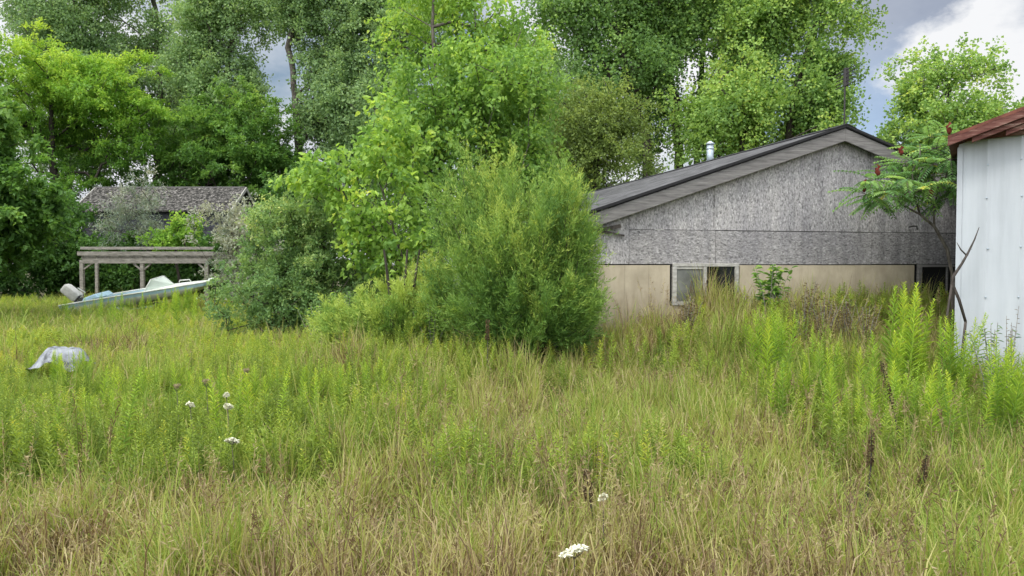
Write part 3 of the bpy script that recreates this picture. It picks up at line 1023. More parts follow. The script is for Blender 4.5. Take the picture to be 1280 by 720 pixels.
# ================================================================== OLD BARN behind the pergola
def barn():
    D = 33.0
    a, b = at(120, 236, D + 1.7), at(307, 236, D + 1.7)
    zr = a[2]
    x0, x1 = a[0], b[0]
    ze = at(110, 262, D)[2]
    c = np.array([(x0 + x1) / 2, D + 1.7, 0])
    root = empty("old_barn", c, "old shingled outbuilding with a mossy grey roof, standing behind the timber frame", "barn")
    hw = (x1 - x0) / 2
    r = MB()
    for sgn in (-1, 1):
        a_ = np.array([-hw, sgn * 1.9, ze - 0.1])
        b_ = np.array([-hw, 0, zr])
        r.prism([a_, b_, b_ + np.array([0, 0, 0.06]), a_ + np.array([0, 0, 0.06])], (2 * hw, 0, 0))
    r.build("roof", M["barn_shingle"], root)
    w = MB()
    w.box((-hw + 0.25, -1.65, -0.2), (2 * hw - 0.5, 0, 0), (0, 0.1, 0), (0, 0, ze + 0.18))
    w.box((-hw + 0.25, 1.55, -0.2), (2 * hw - 0.5, 0, 0), (0, 0.1, 0), (0, 0, ze + 0.18))
    for x in (-hw + 0.25, hw - 0.35):
        w.prism([(x, -1.54, -0.2), (x, 1.54, -0.2), (x, 1.54, ze), (x, 0, zr - 0.1), (x, -1.54, ze)], (0.1, 0, 0))
    w.build("wall", M["barn_siding"], root)
    for x in (-hw - 0.05, hw + 0.01):
        for sgn in (-1, 1):
            MB().prism([(x, sgn * 1.92, ze - 0.20), (x, 0, zr - 0.08), (x, 0, zr + 0.08), (x, sgn * 1.92, ze - 0.03)], (0.04, 0, 0)).build("barge_board", M["window_frame"], root)
    t = MB()
    t.box((-hw, -0.06, zr + 0.045), (2 * hw, 0, 0), (0, 0.12, 0), (0, 0, 0.045))
    t.build("ridge_board", M["fascia"], root)


barn()


# ================================================================== TIMBER FRAME (open carport)
def carport():
    D, DB = 25.0, 27.6
    root = empty("timber_frame", (at(180, 330, D)[0], D, 0), "weathered grey open timber carport frame with three front posts and knee braces", "carport")
    ox = root.location.x
    X = lambda px, d=D: at(px, 330, d)[0] - ox
    Z = lambda py, d=D: at(180, py, d)[2]
    posts = [(102.5, 4.6), (178, 4.2), (258.5, 4.4)]
    zb = Z(325.0)
    for i, (px, w) in enumerate(posts):
        wd = 0.115
        m = MB()
        m.box((X(px) - wd / 2, -wd / 2, -0.1), (wd, 0, 0), (0, wd, 0), (0, 0, zb + 0.1 if i < 1 else Z(329) + 0.1))
        m.build("post", M["old_wood"], root, bevel=0.006)
    for px in (121, 178.5, 257.5):
        m = MB()
        m.box((X(px, DB) - 0.05, DB - D - 0.05, -0.1), (0.1, 0, 0), (0, 0.1, 0), (0, 0, Z(316, DB) + 0.1))
        m.build("post", M["old_wood"], root, bevel=0.006)
    m = MB()
    m.box((X(104.8), -0.075, Z(329.3)), (X(262) - X(104.8), 0, 0), (0, 0.05, 0), (0, 0, Z(323.2) - Z(329.3)))
    m.build("beam", M["old_wood"], root, bevel=0.006)
    m = MB()
    m.box((X(99), -0.12, Z(319.6)), (X(269) - X(99), 0, 0), (0, 0.05, 0), (0, 0, Z(314.6) - Z(319.6)))
    m.build("beam", M["old_wood"], root, bevel=0.006)
    m = MB()
    m.box((X(100, DB), DB - D + 0.02, Z(312, DB)), (X(266, DB) - X(100, DB), 0, 0), (0, 0.05, 0), (0, 0, Z(308.5, DB) - Z(312, DB)))
    m.build("beam", M["old_wood"], root, bevel=0.006)
    for px in (104, 122, 137, 152, 166, 180, 194, 208, 221, 236, 250, 263):
        m = MB()
        jx = X(px) + RNG.normal() * 0.03
        m.bar((jx, -0.065, Z(321.6)), (jx, DB - D + 0.015, Z(321.6) + 0.06 + (0.5 if px == 263 else 0)*0), 0.05, 0.13)
        m.build("joist", M["old_wood"], root)
    for (pa, ya, pb, yb) in ((104.5, 337, 115, 329.5), (176, 337, 167, 329.5), (180.5, 337, 189, 329.5), (256.5, 337, 248, 329.5)):
        m = MB()
        m.bar((X(pa), 0.0, Z(ya)), (X(pb), 0.0, Z(yb)), 0.045, 0.075, up=(0, 1, 0))
        m.build("brace", M["old_wood"], root)
    # loose roof planks lying over the joists
    m = MB()
    for k, (y, a, b) in enumerate(((0.7, 100, 190), (1.3, 103, 180), (2.0, 160, 262), (2.4, 102, 150))):
        zz = Z(319.5) + 0.075 + 0.02 * k
        m.box((X(a), y, zz), (X(b) - X(a), 0, 0), (0, 0.2, 0), (0, 0, 0.022))
    m.build("roof_plank", M["old_wood"], root)
    # end rafter that sticks out past the corner
    m = MB()
    m.bar((X(262), 0.0, Z(320)), (X(275, D + 1.6), 1.6, Z(319, D + 1.6)), 0.05, 0.15)
    m.build("rafter", M["old_wood"], root)


carport()


# ================================================================== MOTORBOAT
def motorboat():
    D = 22.3
    stern, bow = at(92, 378, D), at(266, 351, D)
    L = np.linalg.norm((bow - stern)[[0, 2]])
    pitch = math.atan2(bow[2] - stern[2], bow[0] - stern[0])
    root = empty("motorboat", stern, "abandoned pale blue and white motorboat with raised bow in front of the timber frame", "boat")
    root.rotation_euler = (math.radians(5), -pitch, math.radians(2))
    # loft: x along the boat, gunwale at z = 0
    n = 15
    secs = []
    for i in range(n):
        u = i / (n - 1)
        x = u * L
        bw = 0.80 * (1 - max(0, (u - 0.45) / 0.55) ** 2.3) + 0.015
        dep = 0.40 - 0.10 * u - 0.24 * max(0, (u - 0.7) / 0.3) ** 2
        sheer = 0.02 * math.sin(u * math.pi) - 0.0
        secs.append([(x, -bw, sheer), (x, -bw * 0.97, sheer - 0.09), (x, -bw * 0.86, sheer - dep * 0.7), (x, 0, sheer - dep),
                     (x, bw * 0.86, sheer - dep * 0.7), (x, bw * 0.97, sheer - 0.09), (x, bw, sheer)])
    V = np.array([p for s in secs for p in s])
    Fh, Fb = [], []
    for i in range(n - 1):
        for j in range(6):
            q = (i * 7 + j, (i + 1) * 7 + j, (i + 1) * 7 + j + 1, i * 7 + j + 1)
            (Fb if j in (0, 5) else Fh).append(q)
    Fh.append  # keep
    me = np_mesh("boat_hull", V, [np.array(Fh), np.array(Fb), np.array([[0, 1, 2, 3, 4, 5, 6]])], [M["boat_white"], M["boat_blue"]],
                 matidx=[0] * len(Fh) + [1] * len(Fb) + [0])
    link("hull", me, root)

    def hb(u):
        return 0.80 * (1 - max(0, (u - 0.45) / 0.55) ** 2.3) + 0.015
    # gunwale rails
    for sg in (-1, 1):
        m = MB()
        m.tube([(u * L, sg * hb(u), 0.02 * math.sin(u * math.pi) + 0.012) for u in np.linspace(0, 1, 16)], 0.024, 8)
        m.build("gunwale", M["boat_white"], root, smooth_sh=True)
    # fore deck with a crowned surface
    us = np.linspace(0.58, 1.0, 9)
    Vd, Fd = [], []
    for i, u in enumerate(us):
        for j, k in enumerate(np.linspace(-1, 1, 7)):
            Vd.append((u * L, k * hb(u) * 0.99, 0.02 * math.sin(u * math.pi) + 0.01 + 0.05 * (1 - k * k) * (hb(u) / 0.8)))
    for i in range(len(us) - 1):
        for j in range(6):
            Fd.append((i * 7 + j, (i + 1) * 7 + j, (i + 1) * 7 + j + 1, i * 7 + j + 1))
    link("fore_deck", np_mesh("boat_deck", np.array(Vd), [np.array(Fd)], M["boat_white"], smooth_sh=True), root)
    # side decks and inner floor
    m = MB()
    for sg in (-1, 1):
        m.prism([(0.02, sg * 0.78, -0.012), (0.58 * L, sg * 0.76, -0.002), (0.58 * L, sg * 0.6, -0.002), (0.02, sg * 0.62, -0.012)], (0, 0, 0.016))
    m.build("side_deck", M["boat_blue"], root)
    m = MB()
    m.box((0.1, -0.6, -0.42), (2.3, 0, 0), (0, 1.2, 0), (0, 0, 0.02))
    m.box((1.2, -0.62, -0.40), (0.35, 0, 0), (0, 1.24, 0), (0, 0, 0.22))
    m.build("floor_and_seat", M["boat_blue"], root)
    # windscreen: two raked panes meeting at the middle, in a frame
    xw = (205 - 92) / (266 - 92) * L - 0.25
    for sg in (-1, 1):
        m = MB()
        p = [(xw - 0.08, sg * 0.70, 0.02), (xw + 0.52, sg * 0.02, 0.07), (xw + 0.24, sg * 0.02, 0.36), (xw + 0.10, sg * 0.5, 0.33)]
        m.prism(p, (0.008, 0, 0.004))
        pn = m.build("windscreen", M["windscreen"], root)
        m = MB()
        m.tube(p + [p[0]], 0.014, 6)
        m.build("frame", M["boat_white"], pn)
    m = MB()
    m.tube([(xw + 0.75, -0.2, 0.12), (xw + 0.78, -0.2, 0.17), (xw + 1.05, -0.2, 0.15), (xw + 1.08, -0.2, 0.09)], 0.018, 6)
    m.build("deck_cleat", M["boat_white"], root)
    m = MB()
    m.tube([(L - 0.16, 0, 0.05), (L + 0.02, 0, 0.07), (L + 0.06, 0, 0.02)], 0.035, 8)
    m.build("bow_fitting", M["boat_white"], root)
    # tilted outboard motor
    mot = MB()
    secs = [(0.0, 0.14, 0.12), (0.05, 0.165, 0.145), (0.42, 0.16, 0.14), (0.49, 0.13, 0.115), (0.51, 0.08, 0.08)]
    ax = np.array([-0.64, 0, 0.77])
    ay = np.array([0, 1.0, 0])
    az = np.cross(ax, ay)
    o = np.array([0.16, 0.0, 0.10])
    ring = []
    for (h, a, b) in secs:
        ring.append([o + ax * h + ay * a * math.copysign(abs(math.cos(q)) ** 0.35, math.cos(q)) + az * b * math.copysign(abs(math.sin(q)) ** 0.35, math.sin(q)) for q in np.arange(16) * 2 * math.pi / 16])
    V = [p for r in ring for p in r]
    Fm = [(i * 16 + j, i * 16 + (j + 1) % 16, (i + 1) * 16 + (j + 1) % 16, (i + 1) * 16 + j) for i in range(len(secs) - 1) for j in range(16)]
    mot._add(V, Fm + [tuple(range(64, 80))])
    mo = mot.build("outboard_motor", M["motor_grey"], root, smooth_sh=True)
    m = MB()
    m.tube([o, o - ax * 0.45, o - ax * 0.9], [0.09, 0.07, 0.05], 8)
    m.bar(o - ax * 0.1, np.array([0.12, 0, -0.05]), 0.2, 0.16)
    m.build("drive_leg", M["motor_dark"], mo)
    m = MB()
    m.tube([o + np.array([0.12, -0.1, 0.02]), o + np.array([0.28, -0.12, 0.14]), o + np.array([0.10, -0.12, 0.30])], 0.018, 6)
    m.build("tiller", M["boat_white"], mo)
    # engine cover lump at the stern
    m = MB()
    m.prism([(0.45, -0.5, -0.02), (1.0, -0.5, 0.05), (0.85, -0.45, 0.17), (0.52, -0.45, 0.10)], (0, 0.9, 0))
    m.build("stern_cover", M["boat_blue"], root, bevel=0.03)


motorboat()


# ================================================================== pale crumpled sheet in the grass
def tarp():
    D = 9.4
    c = at(78, 432, D)
    rng = np.random.default_rng(11)
    n = 22
    V, Fq = [], []
    for i in range(n):
        for j in range(n):
            u, v = i / (n - 1) * 2 - 1, j / (n - 1) * 2 - 1
            r = math.hypot(u, v)
            z = 0.10 * (1 - smooth(0.35, 1.2, r)) + 0.05 * (float(vnoise(u * 2.4 + 3, v * 2.4, 2)) - 0.5) + 0.03 * (float(vnoise(u * 7, v * 7, 3)) - 0.5)
            V.append((u * 0.28 * (1 + 0.05 * math.sin(5 * v)), v * 0.30, z - 0.14 * float(smooth(0.6, 1.3, r))))
    for i in range(n - 1):
        for j in range(n - 1):
            Fq.append((i * n + j, (i + 1) * n + j, (i + 1) * n + j + 1, i * n + j + 1))
    o = link("crumpled_sheet", np_mesh("crumpled_sheet", np.array(V), [np.array(Fq)], M["tarp"], smooth_sh=True), None, (c[0], D, c[2] - 0.12))
    tag(o, "pale grey crumpled sheet half buried in the field grass", "sheet")


tarp()

# ================================================================== TREES
def trunk_px(pts, D):
    p0 = gpt(pts[0][0], D, -0.1)
    return [p0] + [at(x, y, D) for x, y in pts[1:]]


G_POP = "tall poplars behind the outbuilding"
pop = dict(cat="tree", leaf=M["lf_poplar"], bark=M["bark_grey"], L=0.14, W=0.11, R=1.0, droop=0.35, flat=0.3, per=125)


def poplar(label, D, pts, boxes, n, seed, **kw):
    k = dict(pop)
    k.update(kw)
    return make_tree("poplar_tree", label, k.pop("cat"), trunk_px(pts, D), [ell(*b, D) for b in boxes], n, k.pop("per"), k.pop("R"), k.pop("L"), k.pop("W"),
                     k.pop("leaf"), k.pop("bark"), k.pop("rb", 0.24), seed, group=k.pop("group", G_POP), **k)


poplar("tall blue-green poplar rising behind the yellow-green tree", 44, [(85, 300), (88, 150), (92, -60)],
       [(15, -80, 150, 90), (30, 40, 170, 220)], 600, 101, tmean=0.42)
poplar("tall blue-green poplar over the peak of the old outbuilding roof", 46, [(195, 300), (200, 120), (190, -70)],
       [(120, -90, 260, 110), (150, 40, 280, 230)], 620, 102, tmean=0.45)
poplar("tall blue-green poplar above the round dark green tree", 43, [(285, 300), (280, 140), (300, -60)],
       [(225, -90, 345, 80), (210, 30, 330, 200)], 560, 103, tmean=0.5)
poplar("tall poplar with a pale bare trunk next to a gap of sky", 41, [(385, 300), (372, 150), (362, 60), (380, -60)],
       [(335, -90, 470, 70), (380, 30, 480, 210), (345, 130, 420, 260)], 600, 104, tmean=0.45, cut=0.46)
poplar("tall dark poplar behind the lime green tree", 40, [(470, 300), (465, 120), (480, -60)],
       [(420, -90, 560, 90), (410, 60, 540, 260)], 600, 105, tmean=0.42)
poplar("slim distant poplar with a thin feathery top beside open sky", 48, [(640, 320), (645, 160), (640, 30)],
       [(600, 28, 690, 160), (610, 110, 700, 290)], 300, 106, tmean=0.5, rb=0.18)
poplar("low poplar clump behind the house roof end", 45, [(710, 320), (712, 200), (705, 90)],
       [(665, 70, 740, 200), (660, 150, 770, 300)], 300, 107, tmean=0.45, rb=0.18)

G_COT = "cottonwoods behind the house"
cot = dict(leaf=M["lf_cotton"], bark=M["bark_dark"], L=0.11, W=0.095, R=0.8, group=G_COT, droop=0.3, flat=0.3, per=75, nscale=0.8)
poplar("cottonwood leaning away over the roof with a forked pale limb", 29, [(822, 330), (808, 180), (778, 70), (748, -40)],
       [(668, -80, 790, 60), (690, 20, 850, 140), (760, -70, 870, 60)], 470, 111, tmean=0.42, rb=0.17, cut=0.50, **cot)
poplar("thick dark cottonwood trunk behind the flue pipe", 30, [(868, 330), (846, 170), (836, 60), (838, -60)],
       [(790, -90, 900, 80), (800, 40, 880, 120), (870, 40, 940, 190)], 420, 112, tmean=0.46, rb=0.19, cut=0.50, **cot)
poplar("slender cottonwood just behind the thick trunked one", 32, [(862, 330), (872, 180), (880, 60), (890, -60)],
       [(860, -90, 960, 70), (900, 70, 960, 200)], 330, 113, tmean=0.5, rb=0.13, cut=0.48, **cot)
poplar("tall cottonwood over the middle of the house roof", 28.5, [(948, 330), (943, 170), (948, 80), (975, -50)],
       [(890, -80, 1010, 90), (900, 50, 990, 190), (960, 60, 1045, 180)], 500, 114, tmean=0.62, rb=0.16, cut=0.49, **cot)
poplar("cottonwood with branches reaching out over the aerial mast", 27.5, [(985, 330), (985, 180), (1000, 90), (1040, -20)],
       [(985, -70, 1118, 40), (1000, 10, 1075, 110), (985, 80, 1062, 165)], 340, 115, tmean=0.58, rb=0.14, cut=0.48, **cot)

poplar("slim young cottonwood between the thick trunks behind the roof", 33, [(800, 330), (806, 190), (815, 60), (812, -40)],
       [(770, -40, 860, 90), (780, 90, 850, 200)], 260, 116, tmean=0.5, rb=0.11, cut=0.47, **cot)
poplar("low bright cottonwood growth over the roof below the taller crowns", 27, [(930, 330), (925, 230), (930, 140)],
       [(850, 90, 960, 215), (900, 60, 1000, 200), (960, 110, 1055, 190)], 230, 117, tmean=0.66, rb=0.09, cut=0.47, **cot)
make_tree("olive_tree", "dense olive brown tree over the low end of the house roof", "tree", trunk_px([(745, 330), (745, 220), (742, 130)], 25),
          [ell(680, 95, 790, 210, 25), ell(700, 150, 840, 260, 25), ell(740, 110, 800, 190, 25)], 240, 100, 0.6, 0.10, 0.06, M["lf_olive"], M["bark_dark"], 0.14, 121, tmean=0.5, cut=0.36)
make_tree("poplar_tree", "airy light green poplar beyond the sumac and the metal shed", "tree", trunk_px([(1180, 330), (1182, 200), (1186, 80)], 22),
          [ell(1112, 62, 1245, 175, 22), ell(1076, 118, 1170, 215, 22), ell(1120, 105, 1285, 225, 22), ell(1190, 68, 1275, 170, 22), ell(1130, 90, 1230, 190, 22)], 400, 64, 0.46, 0.085, 0.078, M["lf_cotton"], M["bark_grey"], 0.11, 122, tmean=0.62, ttop=0.1, cut=0.44, nscale=1.1)

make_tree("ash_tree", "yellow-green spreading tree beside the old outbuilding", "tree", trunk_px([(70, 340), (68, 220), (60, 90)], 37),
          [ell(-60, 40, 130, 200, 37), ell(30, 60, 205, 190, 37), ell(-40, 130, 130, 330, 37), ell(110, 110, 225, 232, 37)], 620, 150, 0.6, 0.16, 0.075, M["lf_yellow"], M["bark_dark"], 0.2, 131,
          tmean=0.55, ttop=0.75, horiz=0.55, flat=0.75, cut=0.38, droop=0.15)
make_tree("ash_tree", "rounded mid green tree right behind the old outbuilding roof", "tree", trunk_px([(240, 340), (238, 220), (275, 130)], 39),
          [ell(205, 110, 365, 230, 39), ell(190, 160, 370, 300, 39)], 480, 150, 0.6, 0.16, 0.085, M["lf_green"], M["bark_dark"], 0.2, 132, tmean=0.5, ttop=0.45, horiz=0.4, flat=0.7, cut=0.36, droop=0.15)
make_tree("maple_tree", "dark green tree at the edge of the field near the carport", "tree", trunk_px([(-40, 350), (-35, 260), (-30, 120)], 19),
          [ell(-150, 90, 30, 250, 19), ell(-120, 190, 55, 350, 19), ell(-20, 200, 75, 290, 19)], 460, 100, 0.42, 0.13, 0.095, M["lf_green"], M["bark_dark"], 0.16, 133, tmean=0.5, ttop=0.3, shape="ovate", horiz=0.3, flat=0.6, cut=0.36)

# understorey behind the carport
def shrub(label, D, px, boxes, n, seed, leaf, L=0.08, W=0.045, R=0.28, per=70, cat="shrub", group=None, name="shrub", **kw):
    return make_tree(name, label, cat, [gpt(px, D, -0.05), gpt(px, D, 0.5)], [ell(*b, D) for b in boxes], n, per, R, L, W, leaf, M["bark_dark"], 0.05, seed, group=group, rt=0.005, **kw)


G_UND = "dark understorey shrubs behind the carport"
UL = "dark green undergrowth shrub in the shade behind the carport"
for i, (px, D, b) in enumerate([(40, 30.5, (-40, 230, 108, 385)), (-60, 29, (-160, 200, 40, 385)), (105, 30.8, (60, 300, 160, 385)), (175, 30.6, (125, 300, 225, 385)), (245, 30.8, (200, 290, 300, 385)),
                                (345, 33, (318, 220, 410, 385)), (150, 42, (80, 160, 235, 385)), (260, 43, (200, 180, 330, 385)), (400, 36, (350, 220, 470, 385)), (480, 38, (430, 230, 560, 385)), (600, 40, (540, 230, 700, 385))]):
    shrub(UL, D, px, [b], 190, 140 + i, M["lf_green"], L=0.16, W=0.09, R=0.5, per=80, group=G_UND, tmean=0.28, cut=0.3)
shrub("silvery autumn olive shrub growing over the carport roof", 29.2, 165, [(112, 262, 215, 330), (135, 240, 200, 290), (150, 215, 195, 262)], 120, 151, M["lf_silver"], L=0.10, W=0.03, R=0.42, per=65, tmean=0.6, cut=0.52, nscale=1.0)
shrub("yellow-green sapling poking above the carport beam", 28.6, 225, [(185, 288, 235, 320), (215, 268, 250, 310)], 70, 152, M["lf_yellow"], L=0.12, W=0.06, R=0.3, per=60, tmean=0.66, cut=0.4)
shrub("pale olive bush with a few orange leaves at the end of the carport", 24.0, 290, [(240, 250, 315, 330), (262, 265, 345, 390)], 240, 153, M["lf_silver"], L=0.09, W=0.045, R=0.36, per=75, tmean=0.78, cut=0.36)

# big honeysuckle
shrub("large rounded grey-green honeysuckle bush in front of the tall lime tree", 14.0, 360, [(282, 300, 420, 435), (300, 240, 400, 330), (345, 225, 440, 330), (330, 300, 470, 430)], 560, 161, M["lf_shrub"],
      L=0.058, W=0.03, R=0.24, per=95, tmean=0.56, ttop=0.3, cut=0.36, nscale=1.6, name="honeysuckle_bush", cat="bush")
# bright central tree
make_tree("mulberry_tree", "tall bright lime green tree between the bush and the house", "tree", trunk_px([(552, 380), (549, 270), (552, 190), (545, 90), (540, -20)], 15.5),
          [ell(455, -50, 620, 130, 15.5, 1.7), ell(520, 20, 690, 190, 15.5, 1.7), ell(470, 110, 690, 280, 15.5, 1.7), ell(440, 130, 560, 300, 15.5, 1.5), ell(560, 180, 700, 330, 15.5, 1.2)], 840, 60, 0.46, 0.088, 0.058, M["lf_lime"], M["bark_grey"], 0.07, 171,
          shape="ovate", tmean=0.53, ttop=0.2, cut=0.49, nscale=0.9, droop=0.45, flat=0.45)
make_tree("mulberry_tree", "young broad leaved lime green sapling beside the honeysuckle bush", "tree", trunk_px([(520, 400), (505, 330), (478, 240)], 13.2),
          [ell(365, 180, 470, 250, 13.2, 0.5), ell(420, 220, 560, 345, 13.2, 0.6), ell(440, 130, 540, 240, 13.2, 0.4)], 135, 30, 0.34, 0.105, 0.08, M["lf_lime"], M["bark_grey"], 0.03, 172,
          shape="ovate", tmean=0.64, ttop=0.1, cut=0.44, nscale=1.2, droop=0.5, flat=0.5, rt=0.004)


# ------------------------------------------------------------------ red cedar with feathery boughs
def cedar(name, label, base, blobs, nb, seed, tm=0.5, per=30, nee=20, Ln=0.05, Wn=0.0085, lenf=1.0):
    rng = np.random.default_rng(seed)
    base = np.array(base, float)
    bl = np.array(blobs, float)
    vol = bl[:, 3] * bl[:, 5]
    idx = rng.choice(len(bl), nb, p=vol / vol.sum())
    dr = randdir(nb, rng)
    dr[:, 2] = np.abs(dr[:, 2]) * np.where(rng.random(nb) < 0.72, 1, -0.8)
    E = bl[idx, :3] + dr * bl[idx, 3:] * (0.45 + 0.78 * rng.random(nb) ** 0.6)[:, None]
    E[:, 2] = np.maximum(E[:, 2], base[2] + 0.25)
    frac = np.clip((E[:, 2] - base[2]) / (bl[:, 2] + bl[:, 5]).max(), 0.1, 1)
    S0 = base + np.stack([(E[:, 0] - base[0]) * 0.18, (E[:, 1] - base[1]) * 0.18, (E[:, 2] - base[2]) * (0.25 + 0.35 * rng.random(nb))], 1)
    C = S0 + (E - S0) * np.array([0.75, 0.75, 0.28]) + rng.normal(size=(nb, 3)) * 0.08
    bez = lambda t: (1 - t) ** 2 * S0[:, None] + 2 * t * (1 - t) * C[:, None] + t * t * E[:, None]
    t = np.sort(rng.random((nb, per, 1)) ** 0.75 * 0.92 + 0.08, axis=1)
    P = bez(t)
    tan = unit(2 * (1 - t) * (C - S0)[:, None] + 2 * t * (E - C)[:, None])
    sd = unit(tan * 0.85 + rng.normal(size=P.shape) * 0.34 + np.array([0, 0, 0.22]))
    SLn = (0.16 + 0.26 * rng.random((nb, per, 1))) * (1.25 - 0.5 * t) * lenf
    q = np.linspace(0.05, 1, nee)[None, None, :, None]
    core = P[:, :, None] + sd[:, :, None] * q * SLn[:, :, None]
    core[..., 2] -= (q[..., 0] ** 2) * SLn * 0.18
    side = rng.normal(size=core.shape)
    d = unit(sd[:, :, None] * 0.9 + unit(side) * 0.7)
    pos = core + unit(side) * 0.018 * (1.2 - q)
    m = nb * per * nee
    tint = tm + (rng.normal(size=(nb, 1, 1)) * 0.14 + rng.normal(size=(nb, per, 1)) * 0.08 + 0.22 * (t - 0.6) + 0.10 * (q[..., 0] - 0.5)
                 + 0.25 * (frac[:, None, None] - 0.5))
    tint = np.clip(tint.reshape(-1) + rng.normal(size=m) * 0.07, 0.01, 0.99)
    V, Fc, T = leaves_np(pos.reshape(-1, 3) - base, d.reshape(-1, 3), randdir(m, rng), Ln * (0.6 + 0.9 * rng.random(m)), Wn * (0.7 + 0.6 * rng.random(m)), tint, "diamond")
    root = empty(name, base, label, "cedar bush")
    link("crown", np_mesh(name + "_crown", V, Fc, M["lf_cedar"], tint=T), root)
    tr = MB()
    for i in range(nb):
        pts = [(1 - k) ** 2 * S0[i] + 2 * k * (1 - k) * C[i] + k * k * E[i] - base for k in (0, 0.3, 0.6, 0.9)]
        tr.tube(pts, [0.011, 0.008, 0.005, 0.002], 4, cap=False)
    for k in range(5):
        a = k * 1.3
        tr.tube([(0.05 * math.cos(a), 0.05 * math.sin(a), -0.05), (0.12 * math.cos(a), 0.1 * math.sin(a), 0.7), (0.25 * math.cos(a), 0.18 * math.sin(a), 1.5)], [0.035, 0.025, 0.012], 7)
    tr.build("trunk", M["bark_dark"], root)
    return root


cedar("cedar_bush", "large feathery green cedar bush covering the corner of the house", gpt(668, 9.1, -0.05),
      [ell(590, 240, 735, 410, 9.1, 0.62), ell(535, 285, 650, 420, 9.1, 0.55), ell(702, 200, 730, 330, 9.1, 0.2), ell(615, 205, 650, 330, 9.2, 0.2), ell(665, 215, 738, 340, 9.1, 0.42), ell(600, 330, 740, 440, 9.1, 0.6),
       ell(545, 200, 640, 330, 9.6, 0.4), ell(675, 300, 742, 430, 9.1, 0.42)], 370, 181, tm=0.62, per=38, lenf=1.15)
cedar("cedar_bush", "smaller pale feathery bush beside the big cedar in the field grass", gpt(500, 9.8, -0.05),
      [ell(440, 362, 560, 450, 9.8, 0.5), ell(500, 330, 580, 420, 9.8, 0.4), ell(395, 378, 470, 450, 10.0, 0.35)], 170, 182, tm=0.86, lenf=0.8)


# ------------------------------------------------------------------ sumac
def sumac():
    D = 9.9
    base = gpt(1190, D, -0.05)
    root = empty("sumac_tree", base, "sumac tree with feathered leaves and dark red fruit between house and shed", "sumac")
    rng = np.random.default_rng(191)
    A = lambda px, py, d=0.0: at(px, py, D + d) - base
    m = MB()
    m.tube([(0, 0, 0), A(1192, 350), A(1184, 312), A(1168, 283), A(1150, 268), A(1128, 256), A(1112, 240)], [0.024, 0.022, 0.021, 0.019, 0.015, 0.011, 0.007], 8)
    m.tube([A(1168, 283), A(1167, 262), A(1172, 240), A(1166, 215)], [0.015, 0.013, 0.010, 0.006], 7)
    m.tube([A(1150, 268), A(1143, 245), A(1140, 215)], [0.014, 0.012, 0.008], 6)
    m.tube([A(1171, 240), A(1182, 222), A(1188, 195)], [0.012, 0.01, 0.007], 6)
    m.tube([A(1128, 256), A(1105, 262), A(1090, 245)], [0.012, 0.01, 0.006], 6)
    m.tube([A(1140, 215), A(1150, 195), A(1150, 180)], [0.009, 0.008, 0.005], 6)
    m.build("trunk", M["bark_grey"], root, smooth_sh=True)
    heads = [(1083, 243, -0.2), (1096, 252, 0.1), (1092, 226, -0.35), (1110, 240, -0.5), (1118, 222, 0.2), (1130, 246, 0.15), (1133, 226, -0.45), (1150, 238, -0.5), (1152, 216, 0.3),
             (1168, 228, -0.35), (1166, 206, -0.1), (1184, 218, 0.1), (1192, 238, -0.2), (1180, 250, 0.25), (1188, 200, -0.2), (1140, 204, 0.1), (1150, 190, 0.35), (1170, 186, 0.2), (1188, 178, 0.35), (1162, 172, 0.6),
             (1178, 166, 0.6), (1130, 208, 0.45)]
    P, Dd, Nn, Ls, Ws, Ts = [], [], [], [], [], []
    st = MB()
    for (px, py, dd) in heads:
        c = A(px, py, dd)
        nf = int(rng.integers(9, 14))
        for f in range(nf):
            az = 2 * math.pi * (f / nf) + rng.normal() * 0.25
            el0 = rng.uniform(-0.35, 0.95)
            Lf = rng.uniform(0.24, 0.44)
            dirh = np.array([math.cos(az), math.sin(az), 0])
            tb = np.clip(0.5 + rng.normal() * 0.24, 0.02, 0.9)
            if rng.random() < 0.015:
                tb = 0.97
            pts = []
            for q in np.linspace(0, 1, 11):
                pts.append(c + dirh * Lf * q * math.cos(el0 * (1 - q)) + np.array([0, 0, Lf * (math.sin(el0) * q - 0.38 * q * q)]))
            st.tube([pts[0], pts[5], pts[10]], [0.004, 0.003, 0.002], 4, cap=False)
            for qi in range(2, 11):
                tang = unit(pts[qi] - pts[qi - 1])
                sd = unit(np.cross(tang, np.array([0, 0, 1.0])))
                for sg in (-1, 1):
                    P.append(pts[qi])
                    Dd.append(sd * sg * 0.85 + tang * 0.5 + np.array([0, 0, -0.22]))
                    Nn.append(np.array([0, 0, 1.0]) + rng.normal(size=3) * 0.2)
                    Ls.append(0.085 * (1 - 0.35 * abs(qi - 5) / 5))
                    Ws.append(0.026)
                    Ts.append(np.clip(tb + rng.normal() * 0.05, 0.01, 0.99))
    V, Fc, T = leaves_np(np.array(P), np.array(Dd), np.array(Nn), np.array(Ls), np.array(Ws), np.array(Ts), "ovate")
    st.build("leaf_stalks", M["bark_grey"], root)
    link("crown", np_mesh("sumac_crown", V, Fc, M["lf_sumac"], tint=T), root)
    for (px, py, dd, h) in ((1098, 213, -0.25, 0.15), (1080, 232, -0.3, 0.16), (1132, 236, -0.3, 0.17), (1187, 160, 0.1, 0.17), (1126, 188, 0.0, 0.13), (1163, 240, -0.3, 0.12)):
        c = A(px, py, dd)
        m = MB()
        rr = [0.012, 0.026, 0.032, 0.027, 0.018, 0.004]
        m.tube([c + np.array([0.015 * i * (rng.random() - 0.5), 0, h * (i / 5 - 0.5)]) for i in range(6)], rr, 9)
        m.build("fruit_cluster", M["sumac_fruit"], root, smooth_sh=True)


sumac()


